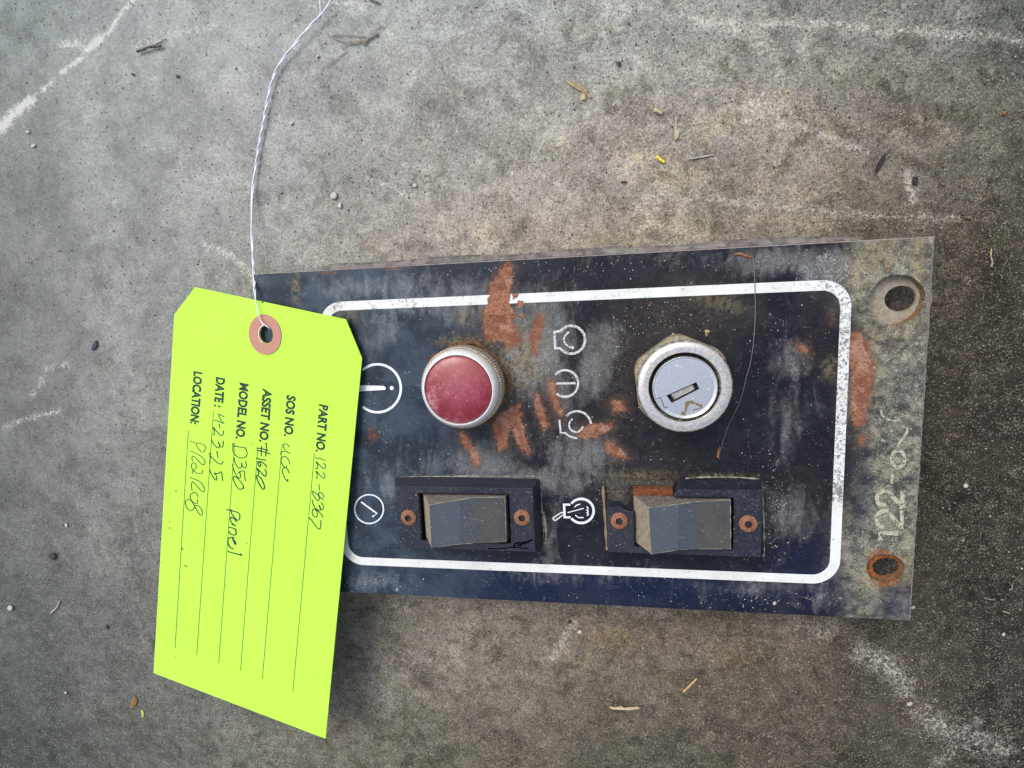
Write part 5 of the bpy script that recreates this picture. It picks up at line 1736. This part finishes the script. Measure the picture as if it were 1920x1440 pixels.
for c, rx, ry, nm, mt, lab in (
    ((625.5, 367), 8, 7.5, 'white_chip', m_white, 'largest white chip, between the wire and the panel top'),
    ((637, 385.5), 3.6, 5.5, 'pink_chip', m_pinks, 'small pinkish chip just below the largest white chip'),
    ((778, 348), 4.6, 5.5, 'white_chip', m_white, 'white chip above the left part of the panel at the end of a scuff'),
    ((546, 231), 4.6, 3.6, 'white_chip', m_white, 'white crumb right of the wire, level with the long scuff end'),
    ((596, 104), 3.2, 3, 'white_chip', m_white, 'white crumb directly below the left end of the rootlet'),
    ((440, 127), 3.2, 3.6, 'white_chip', m_white, 'pale crumb left of the wire near the top'),
    ((62, 273), 5.5, 4.4, 'white_chip', m_white, 'white chip just under the long chalk scuff at the left edge'),
    ((51, 247), 5, 3, 'white_chip', m_white, 'flat white chip touching the long chalk scuff at the left edge'),
    ((19, 1140), 6, 6, 'white_chip', m_white, 'blocky white chip at the left edge in the lower left'),
    ((123, 1299), 3.2, 3.6, 'white_chip', m_white, 'tiny white chip in the lower left, left of the brown leaf bit'),
    ((1660, 20), 3, 3.4, 'white_chip', m_white, 'tiny round white chip at the top edge on the right'),
    ((1706, 1320), 6.5, 4, 'white_seed', m_white, 'white oval seed in the lower right'),
    ((1811, 911), 6, 5, 'white_chip', m_white, 'white chip right of the panel end on dark concrete'),
    ((1712, 1139), 5, 3.6, 'white_chip', m_white, 'white chip touching the lower right corner of the panel'),
    ((1610, 243), 2.6, 3, 'white_chip', m_white, 'tiny white crumb left of the black sliver, above it'),
    ((1882, 1190), 4, 4.4, 'white_chip', m_white, 'pale angular chip at the far right, lower half'),
    ((124, 985), 3.5, 5, 'white_chip', m_white, 'faint pale chip left of the tag'),
    ((1087, 1185), 5, 4, 'pink_chip', m_pinks, 'cream chip below the panel between two scuffs'),
    ((98, 1043), 7, 7, 'dark_pebble', m_dark, 'round dark pebble left of the tag'),
    ((177, 648), 4.5, 10, 'blue_black_scrap', m_blue, 'narrow blue black scrap left of the tag top'),
    ((333, 143), 3.4, 3, 'dark_crumb', m_dark, 'dark crumb in the upper left, below the twig'),
    ((249, 139), 3.4, 2.4, 'dark_crumb', m_dark, 'dark flat crumb below the left end of the twig'),
    ((1068, 1166), 4, 4, 'dark_crumb', m_dark, 'dark crumb just below the panel edge on a scuff'),
    ((200, 1176), 3.4, 4.4, 'dark_crumb', m_dark, 'dark crumb left of the lower tag'),
    ((251, 1317), 5.5, 11, 'leaf_fragment', m_leafb, 'brown leaf fragment below the tag in the lower left'),
    ((267, 1338), 2.8, 8, 'leaf_fragment', m_leafg, 'narrow yellow green leaf fragment beside the brown one'),
    ((1883, 212), 4, 4, 'orange_crumb', m_leafb, 'orange brown crumb at the far right near the top'),
    ((1818, 408), 5, 4, 'olive_crumb', m_brown, 'olive crumb right of the panel upper corner'),
    ((1505, 1188), 8, 11, 'dark_clod', m_twig, 'dark soil clod below the right part of the panel'),
    ((1220, 1333), 7, 7, 'dark_clod', m_twig, 'dark round clod right of the wood splinter'),
    ((1768, 345), 4, 3, 'dark_crumb', m_brown, 'brown crumb right of the black oval pebble'),
):
    rot = 20 if 'leaf' in nm or 'blue' in nm else rnd.uniform(-20, 20)
    if nm == 'leaf_fragment' and rx < 4: rot = -5
    if nm == 'white_chip': rx, ry = rx * .85, ry * .85
    hh = min(rx, ry) * .16e-3 * (1.1 if 'leaf' not in nm else .5)
    o = litter(nm, chip(around(c, rx, ry, 8 if rx > 3.5 else 6, rot, .16), hh * (.5 if nm == 'dark_clod' else 1)), mt, lab, nm.split('_')[-1])
    if nm == 'white_chip': o['group'] = white_group
litter('straw_piece', stick([(95, 1150), (100, 1145), (107, 1138), (112, 1126)], 3.4), m_white, 'curved pale straw piece in the lower left', 'straw')
litter('pale_fibre', stick([(1892, 1106), (1897, 1104), (1898, 1096)], 1.8), m_root, 'tiny curled pale fibre at the far right', 'fibre')
litter('pale_fibre', stick([(1845, 1121), (1856, 1124), (1866, 1125)], 1.5), m_root, 'short straight pale fibre left of the curled one', 'fibre')
litter('grass_stem', stick([(1859, 466), (1858, 480), (1861, 492), (1858, 500)], 2.4), m_straw, 'short tan grass stem on the dark stain and shade right of the panel', 'grass stem')
litter('straw_piece', stick([(1893, 1150), (1880, 1146)], 2), m_straw2, 'tiny straw bit below the curled pale fibre at the far right', 'straw')
litter('green_sliver', stick([(692, 1), (704, 3), (713, 8)], 2.5), m_twig, 'dark green sliver at the top edge right of the wire', 'scrap')
litter('dark_splinter', stick([(1164, 342), (1170, 341), (1176, 341)], 3), m_blackc, 'tiny black splinter above the panel middle', 'scrap')
